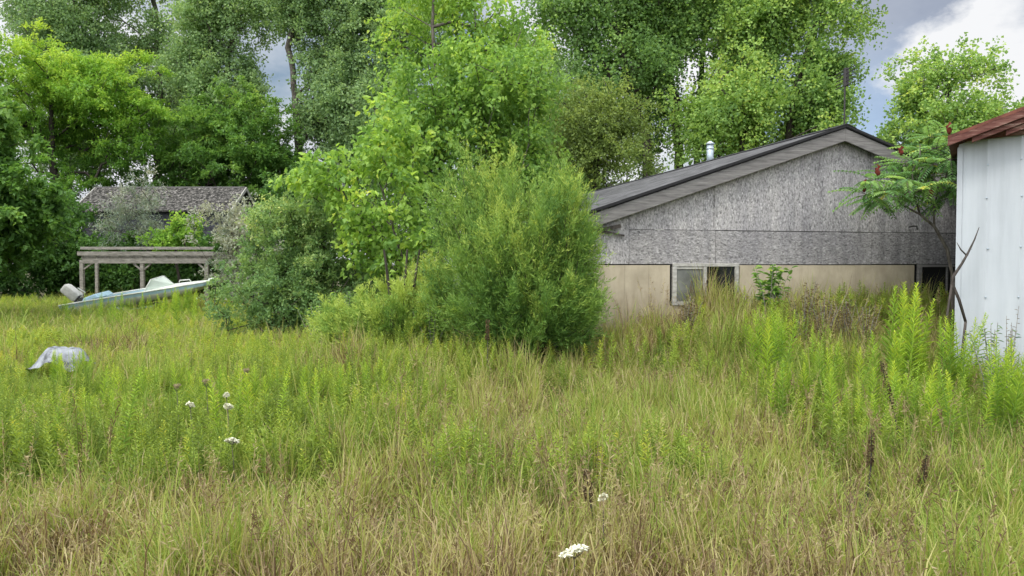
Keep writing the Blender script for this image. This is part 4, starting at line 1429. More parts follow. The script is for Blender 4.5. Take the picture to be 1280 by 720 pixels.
def dead_branch():
    D = 8.15
    base = gpt(1200, D, 0.0)
    A = lambda px, py, d=0.0: at(px, py, D + d) - base
    m = MB()
    m.tube([A(1207, 402), A(1199, 375), A(1190, 354), A(1192, 345), A(1202, 330), A(1209, 318), A(1218, 300), A(1224, 284)], [0.014, 0.016, 0.017, 0.016, 0.014, 0.012, 0.008, 0.003], 7)
    m.tube([A(1209, 320), A(1201, 312), A(1196, 303)], [0.009, 0.007, 0.003], 6)
    m.tube([A(1209, 318), A(1213, 310), A(1215, 312)], [0.008, 0.005, 0.002], 5)
    m.tube([(0, 0, 0), A(1207, 402)], [0.016, 0.014], 6)
    m.tube([A(1190, 354), A(1186, 380), A(1180, 420), A(1176, 470)], [0.012, 0.012, 0.013, 0.014], 6)
    o = m.build("dead_branch", M["bark_dead"], None, smooth_sh=True, loc=base)
    tag(o, "bare forked dead branch leaning in front of the white shed wall", "dead branch")


dead_branch()


# ------------------------------------------------------------------ weeds standing on their own
def weed_mesh(name, h, nleaf, rng, Lf=0.085, Wf=0.012, up=0.75, nst=1, spread=0.0, plume=True, tm=0.55):
    P, Dd, Ls, Ws, Ts = [], [], [], [], []
    st = MB()
    for s in range(nst):
        o = np.array([rng.normal() * spread, rng.normal() * spread, 0])
        lean = rng.normal(size=2) * 0.05
        hh = h * (1 - 0.25 * rng.random() * (s > 0))
        f = lambda q: o + np.array([lean[0] * hh * q * q, lean[1] * hh * q * q, hh * q])
        st.tube([f(q) for q in np.linspace(0, 1, 5)], [0.0045, 0.004, 0.0035, 0.003, 0.0015], 5)
        for i in range(nleaf):
            q = 0.22 + 0.78 * (i / nleaf) ** 0.85
            az = i * 2.399 + rng.normal() * 0.2
            lv = max(0.25, 1.15 - 0.95 * q ** 3) if plume else 1 - 0.5 * q
            u = up * (0.6 + 0.9 * q)
            P.append(f(q))
            Dd.append(np.array([math.cos(az), math.sin(az), u + rng.normal() * 0.12]))
            Ls.append(Lf * lv * (0.85 + 0.3 * rng.random()))
            Ws.append(Wf * (0.8 + 0.4 * rng.random()))
            Ts.append(np.clip(tm - 0.35 + 0.5 * q + rng.normal() * 0.1, 0.01, 0.99))
    P, Dd = np.array(P), np.array(Dd)
    V, Fc, T = leaves_np(P, Dd, np.array([[0, 0, 1.0]]) + rng.normal(size=P.shape) * 0.25, np.array(Ls), np.array(Ws), np.array(Ts), "ovate", 0.2)
    sv = np.array(st.v)
    b = len(V)
    quads = [f for f in st.f if len(f) == 4]
    allF = Fc + [np.array(quads) + b]
    return np_mesh(name, np.concatenate([V, sv]), allF, M["lf_gold"], tint=np.concatenate([T, np.full(len(sv), 0.45)]))


wr = np.random.default_rng(21)
GOLD = [weed_mesh("weed_stalk_%d" % i, 1.0, 74, wr, Lf=0.07 + 0.012 * i, Wf=0.011, tm=0.60 + 0.02 * i, up=0.55 + 0.12 * i) for i in range(6)]
G1 = "tall lime green weed stalks"


def stalks(label, cx, D0, dpx, dD, top, n, group, vary=0.12):
    """n stalks around pixel cx / depth D0, tops near pixel row top."""
    for i in range(n):
        px = cx + wr.normal() * dpx
        D = D0 + wr.normal() * dD
        b = gpt(px, D)
        h = at(px, top, D)[2] - b[2]
        h *= 1 - abs(wr.normal()) * vary * 1.6
        if h < 0.3:
            continue
        o = link("weed_stalk", GOLD[wr.integers(6)], None, b)
        o.scale = (h * 0.9 + 0.15, h * 0.9 + 0.15, h)
        o.rotation_euler = (wr.normal() * 0.09, wr.normal() * 0.09, wr.random() * 6.28)
        tag(o, label, "weed", group)


stalks("lime green feathery stalk in the tall clump below the barred window", 1138, 7.9, 13, 0.22, 352, 13, "stalks below the barred window")
stalks("lime green feathery stalk in the low clump below the barred window's clump", 1108, 7.4, 10, 0.2, 398, 6, "stalks at the foot of the barred window clump")
stalks("lime green feathery stalk standing against the foot of the white shed", 1203, 7.5, 9, 0.14, 384, 11, "stalks at the foot of the shed")
stalks("lime green feathery stalk in the clump in front of the dry brown brush", 966, 8.0, 17, 0.3, 382, 20, "stalks in front of the dry brush")
stalks("lime green feathery stalk at the picture's right edge", 1262, 6.6, 12, 0.2, 420, 12, "stalks at the edge of the view")
stalks("lime green feathery stalk in the nearer clump behind the dark dead stem", 1088, 6.3, 22, 0.3, 458, 20, "stalks behind the dead stem")
stalks("lime green feathery stalk beside the upright brown dock stem", 1150, 6.3, 26, 0.35, 446, 24, "stalks beside the dock stem")
stalks("short lime green feathery stalk between the brush clump and the shed clump", 1040, 7.5, 20, 0.4, 424, 14, "short stalks between the clumps")
stalks("short lime green feathery stalk in the thin patch left of the dead stem".replace("left of", "short of"), 985, 7.0, 28, 0.5, 440, 14, "stalks short of the dead stem")
stalks("bright green weed stalk in the broad patch on the left of the field", 300, 7.6, 85, 0.9, 452, 70, "stalks in the broad patch", 0.1)
stalks("bright green weed stalk at the near end of the broad patch beside the dry grass", 440, 8.1, 26, 0.5, 442, 22, "stalks at the end of the broad patch", 0.1)
stalks("bright green weed stalk in the patch by the picture's left edge", 60, 6.9, 45, 0.5, 486, 20, "stalks at the field's edge", 0.12)
stalks("yellow-green weed stalk right against the raised bow of the boat", 232, 20.8, 20, 0.4, 358, 16, "stalks at the bow", 0.05)
stalks("green weed stalk growing right in front of the crumpled sheet", 76, 8.7, 20, 0.15, 437, 18, "stalks hiding the sheet", 0.05)
stalks("yellow-green weed stalk along the middle of the boat hull", 165, 20.8, 28, 0.4, 371, 14, "stalks along the hull", 0.05)
stalks("yellow-green weed stalk in the far patch before the boat", 180, 17.5, 70, 1.6, 364, 30, "stalks before the boat", 0.1)


# leafy plants
def bushy_weed(label, px, D, top, seed, mat, nst=9, w=0.25, L=0.09, W=0.035, name="leafy_weed", tm=0.5, per=18):
    rng = np.random.default_rng(seed)
    b = gpt(px, D)
    h = at(px, top, D)[2] - b[2]
    P, Dd, T = [], [], []
    st = MB()
    for s in range(nst):
        az, r = rng.random() * 6.28, rng.random() * w
        e = np.array([math.cos(az) * r, math.sin(az) * r * 0.7, h * (0.75 + 0.25 * rng.random())])
        mid = e * np.array([0.4, 0.4, 0.55])
        st.tube([(0, 0, 0), mid, e], [0.006, 0.004, 0.002], 5)
        for i in range(per):
            q = 0.35 + 0.65 * i / per
            p = (1 - q) ** 2 * np.zeros(3) + 2 * q * (1 - q) * mid + q * q * e
            a2 = rng.random() * 6.28
            P.append(p)
            Dd.append([math.cos(a2), math.sin(a2), 0.25 + rng.normal() * 0.3])
            T.append(np.clip(tm + rng.normal() * 0.16, 0, 1))
    P, Dd, T = np.array(P), np.array(Dd), np.array(T)
    k = len(P)
    V, Fc, Tt = leaves_np(P, Dd, np.array([[0, 0, 1.0]]) + rng.normal(size=P.shape) * 0.3, L * (0.7 + 0.6 * rng.random(k)), W * (0.7 + 0.6 * rng.random(k)), T, "ovate")
    root = empty(name, b, label, "weed")
    link("leaves", np_mesh(name + "_leaves", V, Fc, mat, tint=Tt), root)
    st.build("stem", M["old_wood"], root)
    return root


bushy_weed("small leafy green plant climbing the beige foundation beside the two-pane window", 962, 9.75, 322, 201, M["lf_green"], 12, 0.33, 0.10, 0.045, tm=0.62)
bushy_weed("dark grey-green dry weed at the base of the white shed wall", 1243, 7.0, 398, 202, M["lf_shrub"], 7, 0.22, 0.055, 0.012, tm=0.45, per=30)
bushy_weed("thin grey weed with bare twigs before the white shed wall", 1262, 6.9, 375, 203, M["dry_brown"], 6, 0.12, 0.035, 0.008, tm=0.6)
for i, (px, D, top) in enumerate(((1005, 9.1, 350), (1030, 9.0, 362), (1060, 9.0, 372), (1085, 8.8, 378), (858, 9.3, 366))):
    bushy_weed("dry brown brush weed against the beige foundation" if i < 4 else "dry brown weed below the two-pane window", px, D, top, 210 + i, M["dry_brown"], 13, 0.28, 0.05, 0.012,
               "dry_weed", tm=0.7, per=22)["group"] = "dry brush weeds along the foundation"
for i, (px, D, top, w) in enumerate(((430, 10.5, 362, 0.3), (395, 11.3, 380, 0.3), (540, 9.4, 372, 0.3), (470, 9.9, 372, 0.3))):
    bushy_weed("soft green leafy weed at the foot of the lime sapling", px, D, top, 220 + i, M["lf_lime"], 16, 0.35, 0.06, 0.018, tm=0.5, per=26)["group"] = "soft green weeds under the sapling"


# dark dead dock stems
def dock(label, px, D, top, bot_py, seed):
    rng = np.random.default_rng(seed)
    b = gpt(px, D)
    h = at(px, top, D)[2] - b[2]
    zlow = at(px, bot_py, D)[2] - b[2]
    m = MB()
    m.tube([(0, 0, 0), (0.01, 0, h * 0.5), (0.0, 0.01, h)], [0.007, 0.006, 0.002], 6)
    n = 260
    q = rng.random(n)
    z = zlow + (h - zlow) * q
    a = rng.random(n) * 6.28
    rr_ = 0.003 + 0.010 * vnoise(q * 9, q * 0 + seed, seed)
    P = np.stack([np.cos(a) * rr_, np.sin(a) * rr_, z], 1)
    Dd = np.stack([np.cos(a), np.sin(a), rng.normal(size=n) * 0.6 + 0.3], 1)
    V, Fc, T = leaves_np(P, Dd, randdir(n, rng), 0.024 * (1.1 - 0.6 * q), np.full(n, 0.012), rng.random(n) * 0.7, "diamond")
    root = empty("dock_stem", b, label, "dead weed")
    root.rotation_euler = (rng.normal() * 0.12, rng.normal() * 0.16, 0)
    m.build("stem", M["bark_dead"], root)
    link("seed_head", np_mesh("dock_seed", V, Fc, M["dry_brown"], tint=T), root)


dock("upright dark brown dock stem amid the lime stalks", 1135, 5.9, 450, 505, 231)
dock("short dark dead stem leaning out of the lime stalks", 1088, 5.2, 536, 582, 232)
dock("dark brown dead stem in the near grass below the lime stalks", 1149, 5.0, 566, 610, 233)
dock("thin brown dock stem among the near grass", 742, 4.3, 586, 625, 234)
dock("dark seed stem before the shaded foot of the cedar", 607, 8.3, 400, 425, 235)


def lace(label, px, py, D, r, seed, mat="flower", nest=False, tilt=0.5):
    rng = np.random.default_rng(seed)
    top = at(px, py, D)
    b = gpt(px + 2, D)
    rel = top - b
    root = empty("lace_flower", b, label, "wildflower")
    m = MB()
    m.tube([(0, 0, 0), rel * np.array([0.5, 0.5, 0.6]), rel - np.array([0, 0, 0.03])], [0.004, 0.003, 0.002], 5)
    for k in range(9):
        a = k * 0.7
        m.tube([rel - np.array([0, 0, 0.03]), rel + np.array([math.cos(a) * r * 0.7, math.sin(a) * r * 0.7, 0.0])], 0.0012, 4, cap=False)
    m.build("stem", M["lf_gold_stem"] if "lf_gold_stem" in M else M["bark_grey"], root)
    n = 260
    a = rng.random(n) * 6.28
    q = np.sqrt(rng.random(n))
    if nest:
        z = r * 0.9 * q ** 1.5
        P = np.stack([np.cos(a) * q * r * (1 - 0.2 * q), np.sin(a) * q * r * (1 - 0.2 * q), z - r * 0.3], 1)
        Dd = np.stack([-np.cos(a) * 0.3, -np.sin(a) * 0.3, np.ones(n)], 1) + rng.normal(size=(n, 3)) * 0.4
        V, Fc, T = leaves_np(rel + P, Dd, randdir(n, rng), np.full(n, 0.02), np.full(n, 0.007), np.full(n, 0.5), "diamond")
    else:
        P = np.stack([np.cos(a) * q * r, np.sin(a) * q * r, 0.012 * np.cos(q * 2) + rng.normal(size=n) * 0.003 + np.sin(a + seed) * q * r * 0.45], 1)
        Dd = randdir(n, rng) * np.array([1, 1, 0.2])
        V, Fc, T = leaves_np(rel + P, Dd, np.array([[0, 0, 1.0]]) + rng.normal(size=(n, 3)) * 0.3, np.full(n, 0.016), np.full(n, 0.013), np.full(n, 0.5), "diamond")
    link("flower_head", np_mesh("lace_head", V, Fc, M[mat], tint=T), root)


lace("large white wildflower head in the nearest grass", 718, 689, 3.0, 0.05, 241)
lace("white wildflower head low in front of the broad green patch", 290, 551, 4.9, 0.038, 242)
lace("small flat white wildflower nearest the field edge in the broad green patch", 238, 506, 5.6, 0.024, 243)
lace("small white wildflower in the broad green patch below a smaller one", 285, 508, 5.6, 0.028, 244)
lace("tiny white wildflower highest in the broad green patch", 283, 494, 5.9, 0.017, 245)
lace("pale yellowed wildflower bud in the near grass", 754, 622, 3.9, 0.016, 246)
lace("brown curled seed head standing in the broad green patch", 258, 479, 6.1, 0.034, 247, "seed_brown", True)
lace("faint brown curled seed head beside the darker one", 221, 485, 6.1, 0.03, 248, "seed_brown", True)
lace("pale curled seed head near the far side of the broad green patch", 308, 465, 6.6, 0.028, 249, "seed_brown", True)


# ================================================================== GRASS (scattered, nobody could count it)
def blades_mesh(name, n, R, h0, h1, w, bend, mat, rng, tm, tv, curl=0.0, seg=3, droop_frac=0.0):
    a = rng.random(n) * 6.28
    r = np.sqrt(rng.random(n)) * R
    base = np.stack([np.cos(a) * r, np.sin(a) * r, np.zeros(n)], 1)
    h = h0 + (h1 - h0) * rng.random(n) ** 1.3
    az = a + rng.normal(size=n) * 1.2
    bd = np.stack([np.cos(az), np.sin(az), np.zeros(n)], 1)
    sa = rng.random(n) * 6.28
    sv = np.stack([np.cos(sa), np.sin(sa), np.zeros(n)], 1)
    b = bend * (0.3 + 1.2 * rng.random(n))
    th0 = rng.normal(size=n) * 0.10
    pts = []
    p = base.copy()
    pts.append(p)
    for i in range(seg):
        q = (i + 0.7) / seg
        ang = th0 + b * q ** 1.6 + (curl * rng.random(n) * 2.2 if i == seg - 1 else 0)
        step = h[:, None] / seg
        p = p + step * (bd * np.sin(ang)[:, None] + np.array([0, 0, 1.0]) * np.cos(ang)[:, None])
        pts.append(p)
    ww = w * (0.6 + 0.8 * rng.random(n))[:, None]
    V = []
    for i in range(seg):
        k = ww * (1 - 0.25 * i / seg) * 0.5
        V += [pts[i] - sv * k, pts[i] + sv * k]
    V.append(pts[seg])
    m = 2 * seg + 1
    V = np.stack(V, 1).reshape(-1, 3)
    bs = np.arange(n)[:, None] * m
    faces = [bs + np.array([[2 * i, 2 * i + 1, 2 * i + 3, 2 * i + 2]]) for i in range(seg - 1)]
    faces.append(bs + np.array([[2 * seg - 2, 2 * seg - 1, 2 * seg]]))
    t = np.clip(tm + rng.normal(size=n) * tv, -0.35, 0.95)
    return np_mesh(name, V, faces, mat, tint=np.repeat(t, m))


def straw_mesh(name, n, R, h, mat, rng):
    """Tall thin flowering stems with a loose panicle."""
    P, Dd, Ls, Ws, T = [], [], [], [], []
    st = MB()
    for i in range(n):
        o = np.array([rng.normal() * R, rng.normal() * R, 0])
        ln = rng.normal(size=2) * 0.12
        hh = h * (0.7 + 0.4 * rng.random())
        f = lambda q: o + np.array([ln[0] * q * q * hh, ln[1] * q * q * hh, hh * q])
        st.tube([f(0), f(0.4), f(0.75), f(1.0)], [0.0022, 0.002, 0.0016, 0.001], 3, cap=False)
        for k in range(16):
            q = 0.78 + 0.22 * k / 16
            az = rng.random() * 6.28
            P.append(f(q))
            Dd.append([math.cos(az) * 0.6, math.sin(az) * 0.6, 0.5 + rng.normal() * 0.4])
            Ls.append(0.045 * (1.2 - (k / 16)))
            Ws.append(0.006)
            T.append(0.12 + rng.normal() * 0.07)
    P, Dd = np.array(P), np.array(Dd)
    V, Fc, Tt = leaves_np(P, Dd, randdir(len(P), rng), np.array(Ls), np.array(Ws), np.array(T), "diamond")
    sv = np.array(st.v)
    return np_mesh(name, np.concatenate([V, sv]), Fc + [np.array([f for f in st.f if len(f) == 4]) + len(V)], mat, tint=np.concatenate([Tt, np.full(len(sv), 0.22)]))


def source_collection(name, meshes):
    c = bpy.data.collections.new(name)          # never linked to the scene: only a source for the scatter
    for i, me in enumerate(meshes):
        c.objects.link(bpy.data.objects.new("%s_%02d" % (name, i), me))
    return c


def scatter(name, label, cat, pts, kind, scl, tint, coll):
    n = len(pts)
    me = bpy.data.meshes.new(name)
    me.vertices.add(n)
    me.vertices.foreach_set("co", np.ascontiguousarray(pts, np.float32).ravel())
    def att(nm, typ, arr, key="value"):
        a = me.attributes.new(nm, typ, 'POINT')
        a.data.foreach_set(key, arr)
    att("kind", 'INT', np.ascontiguousarray(kind, np.int32))
    rot = np.stack([RNG.normal(size=n) * 0.07, RNG.normal(size=n) * 0.07, RNG.random(n) * 6.283], 1)
    att("rot", 'FLOAT_VECTOR', np.ascontiguousarray(rot, np.float32).ravel(), "vector")
    att("scl", 'FLOAT_VECTOR', np.ascontiguousarray(scl, np.float32).ravel(), "vector")
    att("itint", 'FLOAT', np.ascontiguousarray(tint, np.float32))
    o = link(name, me)
    tag(o, label, cat, kind="stuff")
    ng = bpy.data.node_groups.new(name + "_scatter", 'GeometryNodeTree')
    ng.interface.new_socket("Geometry", in_out='INPUT', socket_type='NodeSocketGeometry')
    ng.interface.new_socket("Geometry", in_out='OUTPUT', socket_type='NodeSocketGeometry')
    gi, go = ng.nodes.new("NodeGroupInput"), ng.nodes.new("NodeGroupOutput")
    ci = ng.nodes.new("GeometryNodeCollectionInfo")
    ci.inputs["Collection"].default_value = coll
    ci.inputs["Separate Children"].default_value = True
    ci.inputs["Reset Children"].default_value = True
    ip = ng.nodes.new("GeometryNodeInstanceOnPoints")
    ip.inputs["Pick Instance"].default_value = True

    def na(nm, typ):
        x = ng.nodes.new("GeometryNodeInputNamedAttribute")
        x.data_type = typ
        x.inputs["Name"].default_value = nm
        return x.outputs["Attribute"]
    ng.links.new(gi.outputs[0], ip.inputs["Points"])
    ng.links.new(ci.outputs[0], ip.inputs["Instance"])
    ng.links.new(na("kind", 'INT'), ip.inputs["Instance Index"])
    e2r = ng.nodes.new("FunctionNodeEulerToRotation")
    ng.links.new(na("rot", 'FLOAT_VECTOR'), e2r.inputs[0])
    ng.links.new(e2r.outputs[0], ip.inputs["Rotation"])
    ng.links.new(na("scl", 'FLOAT_VECTOR'), ip.inputs["Scale"])
    ng.links.new(ip.outputs[0], go.inputs[0])
    md = o.modifiers.new("scatter", 'NODES')
    md.node_group = ng
    return o


def field_points(n_near, n_mid, n_far, rng):
    """Ground points in bands of depth around the view, outside the buildings."""
    out = []
    for n, y0, y1 in ((n_near, 1.2, 6.5), (n_mid, 6.5, 13.0), (n_far, 13.0, 30.0)):
        k = int(n * 1.6)
        y = np.sqrt(y0 ** 2 + (y1 ** 2 - y0 ** 2) * rng.random(k))
        x = (rng.random(k) * 2 - 1) * (0.74 * y + 1.3)
        t = (x - Q[0]) * U[0] + (y - Q[1]) * U[1]
        s = (x - Q[0]) * DV[0] + (y - Q[1]) * DV[1]
        a = (x - SH0[0]) * SU[0] + (y - SH0[1]) * SU[1]
        b = (x - SH0[0]) * SV[0] + (y - SH0[1]) * SV[1]
        ok = ~((t > T_L - 0.1) & (t < T_R + 0.1) & (s > -0.12) & (s < LEN)) & ~((a > -0.12) & (a < 4.7) & (b > -0.12) & (b < 4.2))
        out.append(np.stack([x[ok], y[ok]], 1)[:n])
    p = np.concatenate(out)
    return np.column_stack([p, gh(p[:, 0], p[:, 1]) - 0.02])


def pix(p):
    """Photo pixel column of ground points (only used to describe which part of the field is dry or green)."""
    return 640 + F * p[:, 0] / p[:, 1]


gr = np.random.default_rng(31)
grass_src = [blades_mesh("grass_a%d" % i, 70, 0.12, 0.16, 0.52, 0.0064, 1.3, M["grass"], gr, 0.08, 0.19) for i in range(6)]
grass_src += [blades_mesh("grass_b%d" % i, 60, 0.13, 0.12, 0.42, 0.0056, 1.8, M["grass"], gr, 0.0, 0.19, curl=0.8, seg=4) for i in range(5)]
CG = source_collection("grass_source", grass_src)
P = field_points(3000, 4600, 6500, gr)
X_, Y_ = P[:, 0], P[:, 1]
dry = fbm(X_, Y_, 41, 0.9)
big = fbm(X_, Y_, 43, 0.3)
tuft = fbm(X_, Y_, 45, 2.6)
fx = X_ / Y_
green_left = smooth(-0.02, -0.25, fx) * smooth(4.3, 5.6, Y_) * smooth(12.0, 8.0, Y_)
green_right = smooth(0.24, 0.40, fx) * smooth(4.2, 5.2, Y_) * smooth(9.5, 8.0, Y_)
brown = np.exp(-((fx + 0.52) / 0.06) ** 2 - ((Y_ - 11.5) / 1.6) ** 2) + np.exp(-((fx + 0.22) / 0.05) ** 2 - ((Y_ - 8.6) / 0.9) ** 2) + 0.8 * np.exp(-((fx - 0.38) / 0.07) ** 2 - ((Y_ - 9.2) / 0.7) ** 2)
blot = smooth(0.60, 0.80, fbm(X_, Y_, 47, 1.9)) * smooth(30, 8, Y_)
it = 0.385 - 0.24 * blot + 0.55 * (dry - 0.5) + 0.40 * (big - 0.5) + 0.30 * (tuft - 0.5) + 0.17 * green_left + 0.14 * green_right - 0.05 * smooth(4.6, 3.0, Y_) - 0.5 * brown - 0.22 * smooth(0.62, 0.85, dry)
it = it + gr.normal(size=len(P)) * 0.09
far = np.clip(Y_ / 9.0, 0.9, 1.9)
hs = (0.75 + 0.6 * gr.random(len(P))) * (0.88 + 0.22 * smooth(4, 9, Y_)) * (0.40 + 1.15 * fbm(X_, Y_, 51, 1.6))
flat = np.exp(-((fx + 0.58) / 0.045) ** 4 - ((Y_ - 8.75) / 0.75) ** 4)
hs *= 1 - 0.24 * flat
near_house = smooth(-2.2, -1.2, (X_ - Q[0]) * U[0] + (Y_ - Q[1]) * U[1]) * smooth(7.4, 9.0, Y_)
hs *= 1 + 0.12 * near_house
t_ = (X_ - Q[0]) * U[0] + (Y_ - Q[1]) * U[1]
s_ = (X_ - Q[0]) * DV[0] + (Y_ - Q[1]) * DV[1]
hs *= 1 + 0.15 * smooth(-1.7, -1.1, t_) * smooth(0.4, -0.3, t_) * smooth(-1.5, -0.8, s_)
keep = tuft + gr.normal(size=len(P)) * 0.12 > 0.36
scl = np.stack([far, far, hs], 1)
scatter("meadow_grass", "tall uncut meadow grass in mixed green and straw tones over the whole field", "grass", P[keep], gr.integers(0, len(grass_src), int(keep.sum())), scl[keep], it[keep], CG)

dry_src = [blades_mesh("straw_a%d" % i, 36, 0.14, 0.15, 0.44, 0.0065, 1.6, M["grass"], gr, 0.12, 0.10, curl=1.0, seg=4) for i in range(4)]
dry_src += [straw_mesh("straw_s%d" % i, 4, 0.09, 0.66, M["grass"], gr) for i in range(4)]
CD = source_collection("dry_source", dry_src)
P = field_points(2300, 1900, 1300, gr)
dn = fbm(P[:, 0], P[:, 1], 61, 0.9)
keep = dn + 0.11 * smooth(4.8, 3.0, P[:, 1]) - 0.22 * smooth(-0.1, -0.3, P[:, 0] / P[:, 1]) * smooth(4.3, 5.4, P[:, 1]) + gr.normal(size=len(P)) * 0.08 > 0.50
P = P[keep]
k = np.where(gr.random(len(P)) < 0.82, gr.integers(0, 4, len(P)), gr.integers(4, 8, len(P)))
f2 = np.clip(P[:, 1] / 9.0, 0.9, 1.6)
h2 = (0.75 + 0.5 * gr.random(len(P)))
scatter("dry_grass", "dry straw coloured grass with curled seed heads mixed through the meadow", "dry grass", P, k, np.stack([f2, f2, h2], 1), gr.normal(size=len(P)) * 0.08, CD)

# fine leafy weeds that fill the green part of the field
weed_src = []
for i in range(4):
    me = weed_mesh("weed_fill_%d" % i, 0.72, 46, gr, Lf=0.075, Wf=0.011, nst=3, spread=0.10, tm=0.5)
    me.materials.clear()
    me.materials.append(M["weed"])
    weed_src.append(me)
CW = source_collection("weed_source", weed_src)
P = field_points(1500, 2600, 3200, gr)
fx = P[:, 0] / P[:, 1]
wn = fbm(P[:, 0], P[:, 1], 71, 1.0)
lf = smooth(0.0, -0.2, fx) * smooth(4.2, 5.4, P[:, 1])
rt = smooth(0.26, 0.36, fx) * smooth(4.6, 5.4, P[:, 1]) * smooth(9.2, 8.2, P[:, 1])
keep = (wn - 0.25 * smooth(5.2, 4.2, P[:, 1]) + 0.22 * lf + 0.26 * smooth(-0.08, -0.2, fx) * smooth(5.0, 5.8, P[:, 1]) * smooth(9.2, 8.0, P[:, 1]) + 0.22 * rt + gr.normal(size=len(P)) * 0.06) > 0.66
P, fx = P[keep], fx[keep]
yl = smooth(8.0, 11.0, P[:, 1]) * 0.10
hz = (0.5 + 0.35 * gr.random(len(P))) * (1 - 0.4 * np.exp(-((fx + 0.58) / 0.045) ** 4 - ((P[:, 1] - 8.75) / 0.75) ** 4))
f3 = np.clip(P[:, 1] / 8.0, 1.0, 1.7)
scatter("field_weeds", "fine leafy green weeds growing thickly through the grass of the field", "weeds", P, gr.integers(0, 4, len(P)), np.stack([f3, f3, hz], 1), gr.normal(size=len(P)) * 0.12 + yl + 0.04, CW)

# ================================================================== SKY, SUN, CAMERA
SUN_EL, SUN_AZ = math.radians(58), math.radians(212)      # azimuth from +Y, clockwise: behind and beside the camera


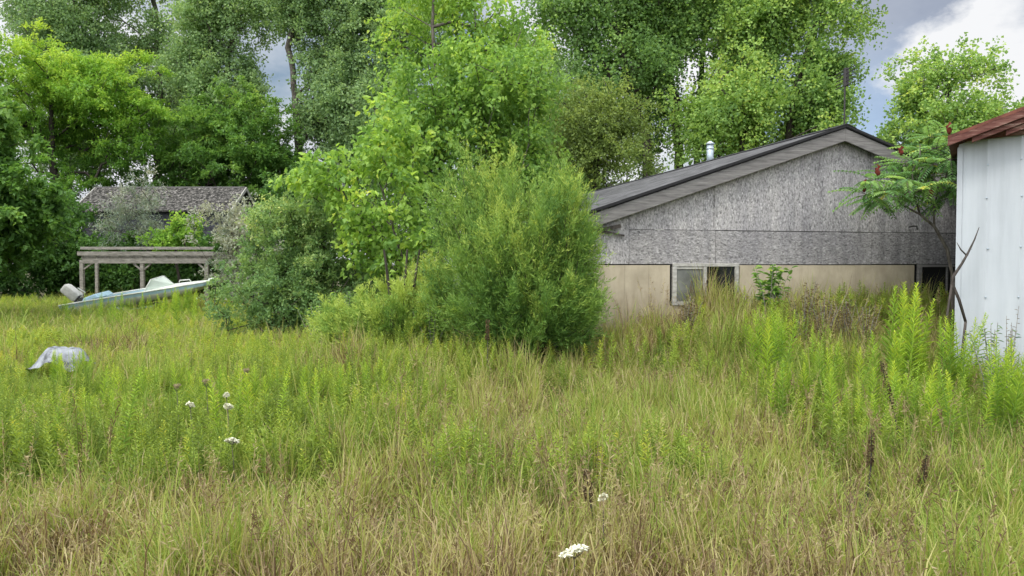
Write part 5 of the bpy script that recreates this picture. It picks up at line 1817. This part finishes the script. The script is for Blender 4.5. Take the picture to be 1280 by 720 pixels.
def world():
    w = bpy.data.worlds.new("World")
    SC.world = w
    w.use_nodes = True
    nt = w.node_tree
    for n in list(nt.nodes):
        nt.nodes.remove(n)
    out = N(nt, "ShaderNodeOutputWorld")
    bg = N(nt, "ShaderNodeBackground")
    bg.inputs[1].default_value = 0.1
    sky = N(nt, "ShaderNodeTexSky", sky_type='NISHITA', sun_disc=False, sun_elevation=SUN_EL, sun_rotation=SUN_AZ)
    sky.air_density = 1.2
    sky.dust_density = 1.5
    tc = N(nt, "ShaderNodeTexCoord")
    nz = N(nt, "ShaderNodeTexNoise", i_Scale=2.6, i_Detail=8, i_Roughness=0.55)
    mp = N(nt, "ShaderNodeMapping")
    mp.inputs["Scale"].default_value = (1, 1, 1.7)
    mp.inputs["Location"].default_value = (0.3, 0.1, 0.4)
    nt.links.new(tc.outputs["Generated"], mp.inputs[0])
    nt.links.new(mp.outputs[0], nz.inputs["Vector"])
    fine = N(nt, "ShaderNodeTexNoise", i_Scale=7.0, i_Detail=8, i_Roughness=0.6)
    nt.links.new(mp.outputs[0], fine.inputs["Vector"])
    cmask = ramp(nt, nz.outputs[0], [(0.36, (0, 0, 0)), (0.52, (1, 1, 1))])
    cloud = ramp(nt, fine.outputs[0], [(0.30, (6.2, 6.6, 7.3)), (0.5, (9.0, 9.2, 9.5)), (0.7, (10.5, 10.5, 10.5))])
    # cloud sheet brighter round the veiled sun, boosted out of view for fill light
    sdir = (-0.25, -0.45, 0.857)
    dt = N(nt, "ShaderNodeVectorMath", operation='DOT_PRODUCT')
    dt.inputs[1].default_value = sdir
    nt.links.new(tc.outputs["Generated"], dt.inputs[0])
    mr = N(nt, "ShaderNodeMapRange", interpolation_type='SMOOTHSTEP')
    mr.inputs[1].default_value = -0.1
    mr.inputs[2].default_value = 1.0
    mr.inputs[3].default_value = 1.0
    mr.inputs[4].default_value = 3.9
    nt.links.new(dt.outputs["Value"], mr.inputs[0])
    cg = N(nt, "ShaderNodeVectorMath", operation='SCALE')
    nt.links.new(cloud, cg.inputs[0])
    nt.links.new(mr.outputs[0], cg.inputs["Scale"])
    cloud = cg.outputs[0]
    m1 = N(nt, "ShaderNodeMix", data_type='RGBA')
    nt.links.new(cmask, m1.inputs[0])
    nt.links.new(sky.outputs[0], m1.inputs[6])
    nt.links.new(cloud, m1.inputs[7])
    # one large blue-grey cloud bank beside the trees
    v = at(1105, 95, 1.0) - np.array([0, 0, CAM_H])
    v = v / np.linalg.norm(v)
    vm = N(nt, "ShaderNodeVectorMath", operation='DISTANCE')
    vm.inputs[1].default_value = tuple(v)
    nt.links.new(tc.outputs["Generated"], vm.inputs[0])
    ns = N(nt, "ShaderNodeMath", operation='MULTIPLY_ADD')
    nt.links.new(fine.outputs[0], ns.inputs[0])
    ns.inputs[1].default_value = -0.24
    nt.links.new(vm.outputs["Value"], ns.inputs[2])
    bank = ramp(nt, ns.outputs[0], [(0.0, (1, 1, 1)), (0.02, (1, 1, 1)), (0.06, (0, 0, 0))])
    sep = N(nt, "ShaderNodeSeparateXYZ")
    nt.links.new(tc.outputs["Generated"], sep.inputs[0])
    gcol = ramp(nt, sep.outputs[2], [(0.10, (4.6, 6.4, 8.8)), (0.19, (4.0, 5.2, 7.2)), (0.27, (4.0, 4.5, 5.6)), (0.45, (5.5, 5.8, 6.4))])
    gm = N(nt, "ShaderNodeMix", data_type='RGBA', blend_type='MULTIPLY')
    gm.inputs[0].default_value = 1.0
    nt.links.new(gcol, gm.inputs[6])
    nt.links.new(ramp(nt, fine.outputs[0], [(0.3, (0.85, 0.87, 0.9)), (0.7, (1.2, 1.18, 1.12))]), gm.inputs[7])
    v2 = at(1300, 75, 1.0) - np.array([0, 0, CAM_H])
    v2 = v2 / np.linalg.norm(v2)
    vm2 = N(nt, "ShaderNodeVectorMath", operation='DISTANCE')
    vm2.inputs[1].default_value = tuple(v2)
    nt.links.new(tc.outputs["Generated"], vm2.inputs[0])
    n2 = N(nt, "ShaderNodeMath", operation='MULTIPLY_ADD')
    nt.links.new(fine.outputs[0], n2.inputs[0])
    n2.inputs[1].default_value = -0.22
    nt.links.new(vm2.outputs["Value"], n2.inputs[2])
    white = ramp(nt, n2.outputs[0], [(0.0, (1, 1, 1)), (0.0, (1, 1, 1)), (0.03, (0, 0, 0))])
    gw = N(nt, "ShaderNodeMix", data_type='RGBA')
    nt.links.new(white, gw.inputs[0])
    nt.links.new(gm.outputs[2], gw.inputs[6])
    gw.inputs[7].default_value = (9.3, 9.4, 9.6, 1)
    gm = gw
    m2 = N(nt, "ShaderNodeMix", data_type='RGBA')
    nt.links.new(bank, m2.inputs[0])
    nt.links.new(m1.outputs[2], m2.inputs[6])
    nt.links.new(gm.outputs[2], m2.inputs[7])
    nt.links.new(m2.outputs[2], bg.inputs[0])
    nt.links.new(bg.outputs[0], out.inputs[0])


world()
sd = bpy.data.lights.new("sun", 'SUN')
sd.energy = 2.3
sd.angle = math.radians(16)
sd.color = (1.0, 0.95, 0.86)
so = bpy.data.objects.new("sun", sd)
COL.objects.link(so)
dirv = Vector((math.sin(SUN_AZ) * math.cos(SUN_EL), math.cos(SUN_AZ) * math.cos(SUN_EL), math.sin(SUN_EL)))
so.rotation_euler = dirv.to_track_quat('Z', 'Y').to_euler()
so.location = (0, 0, 30)

cd = bpy.data.cameras.new("camera")
cd.sensor_width = 36
cd.lens = 36 * F / 1280
cd.clip_start = 0.05
cd.clip_end = 3000
co = bpy.data.objects.new("camera", cd)
COL.objects.link(co)
co.location = (0, 0, CAM_H)
co.rotation_euler = (math.pi / 2 - PITCH, 0, 0)
SC.camera = co

SC.render.engine = 'CYCLES'
SC.view_settings.view_transform = 'Standard'
SC.view_settings.look = 'None'
SC.view_settings.exposure = 0
SC.view_settings.gamma = 1
SC.cycles.max_bounces = 6
SC.cycles.diffuse_bounces = 3
SC.cycles.transmission_bounces = 4
SC.cycles.transparent_max_bounces = 6
SC.cycles.use_denoising = True
SC.cycles.denoiser = "OPENIMAGEDENOISE"
SC.cycles.denoising_input_passes = "RGB_ALBEDO_NORMAL"
SC.cycles.caustics_reflective = False
SC.cycles.caustics_refractive = False
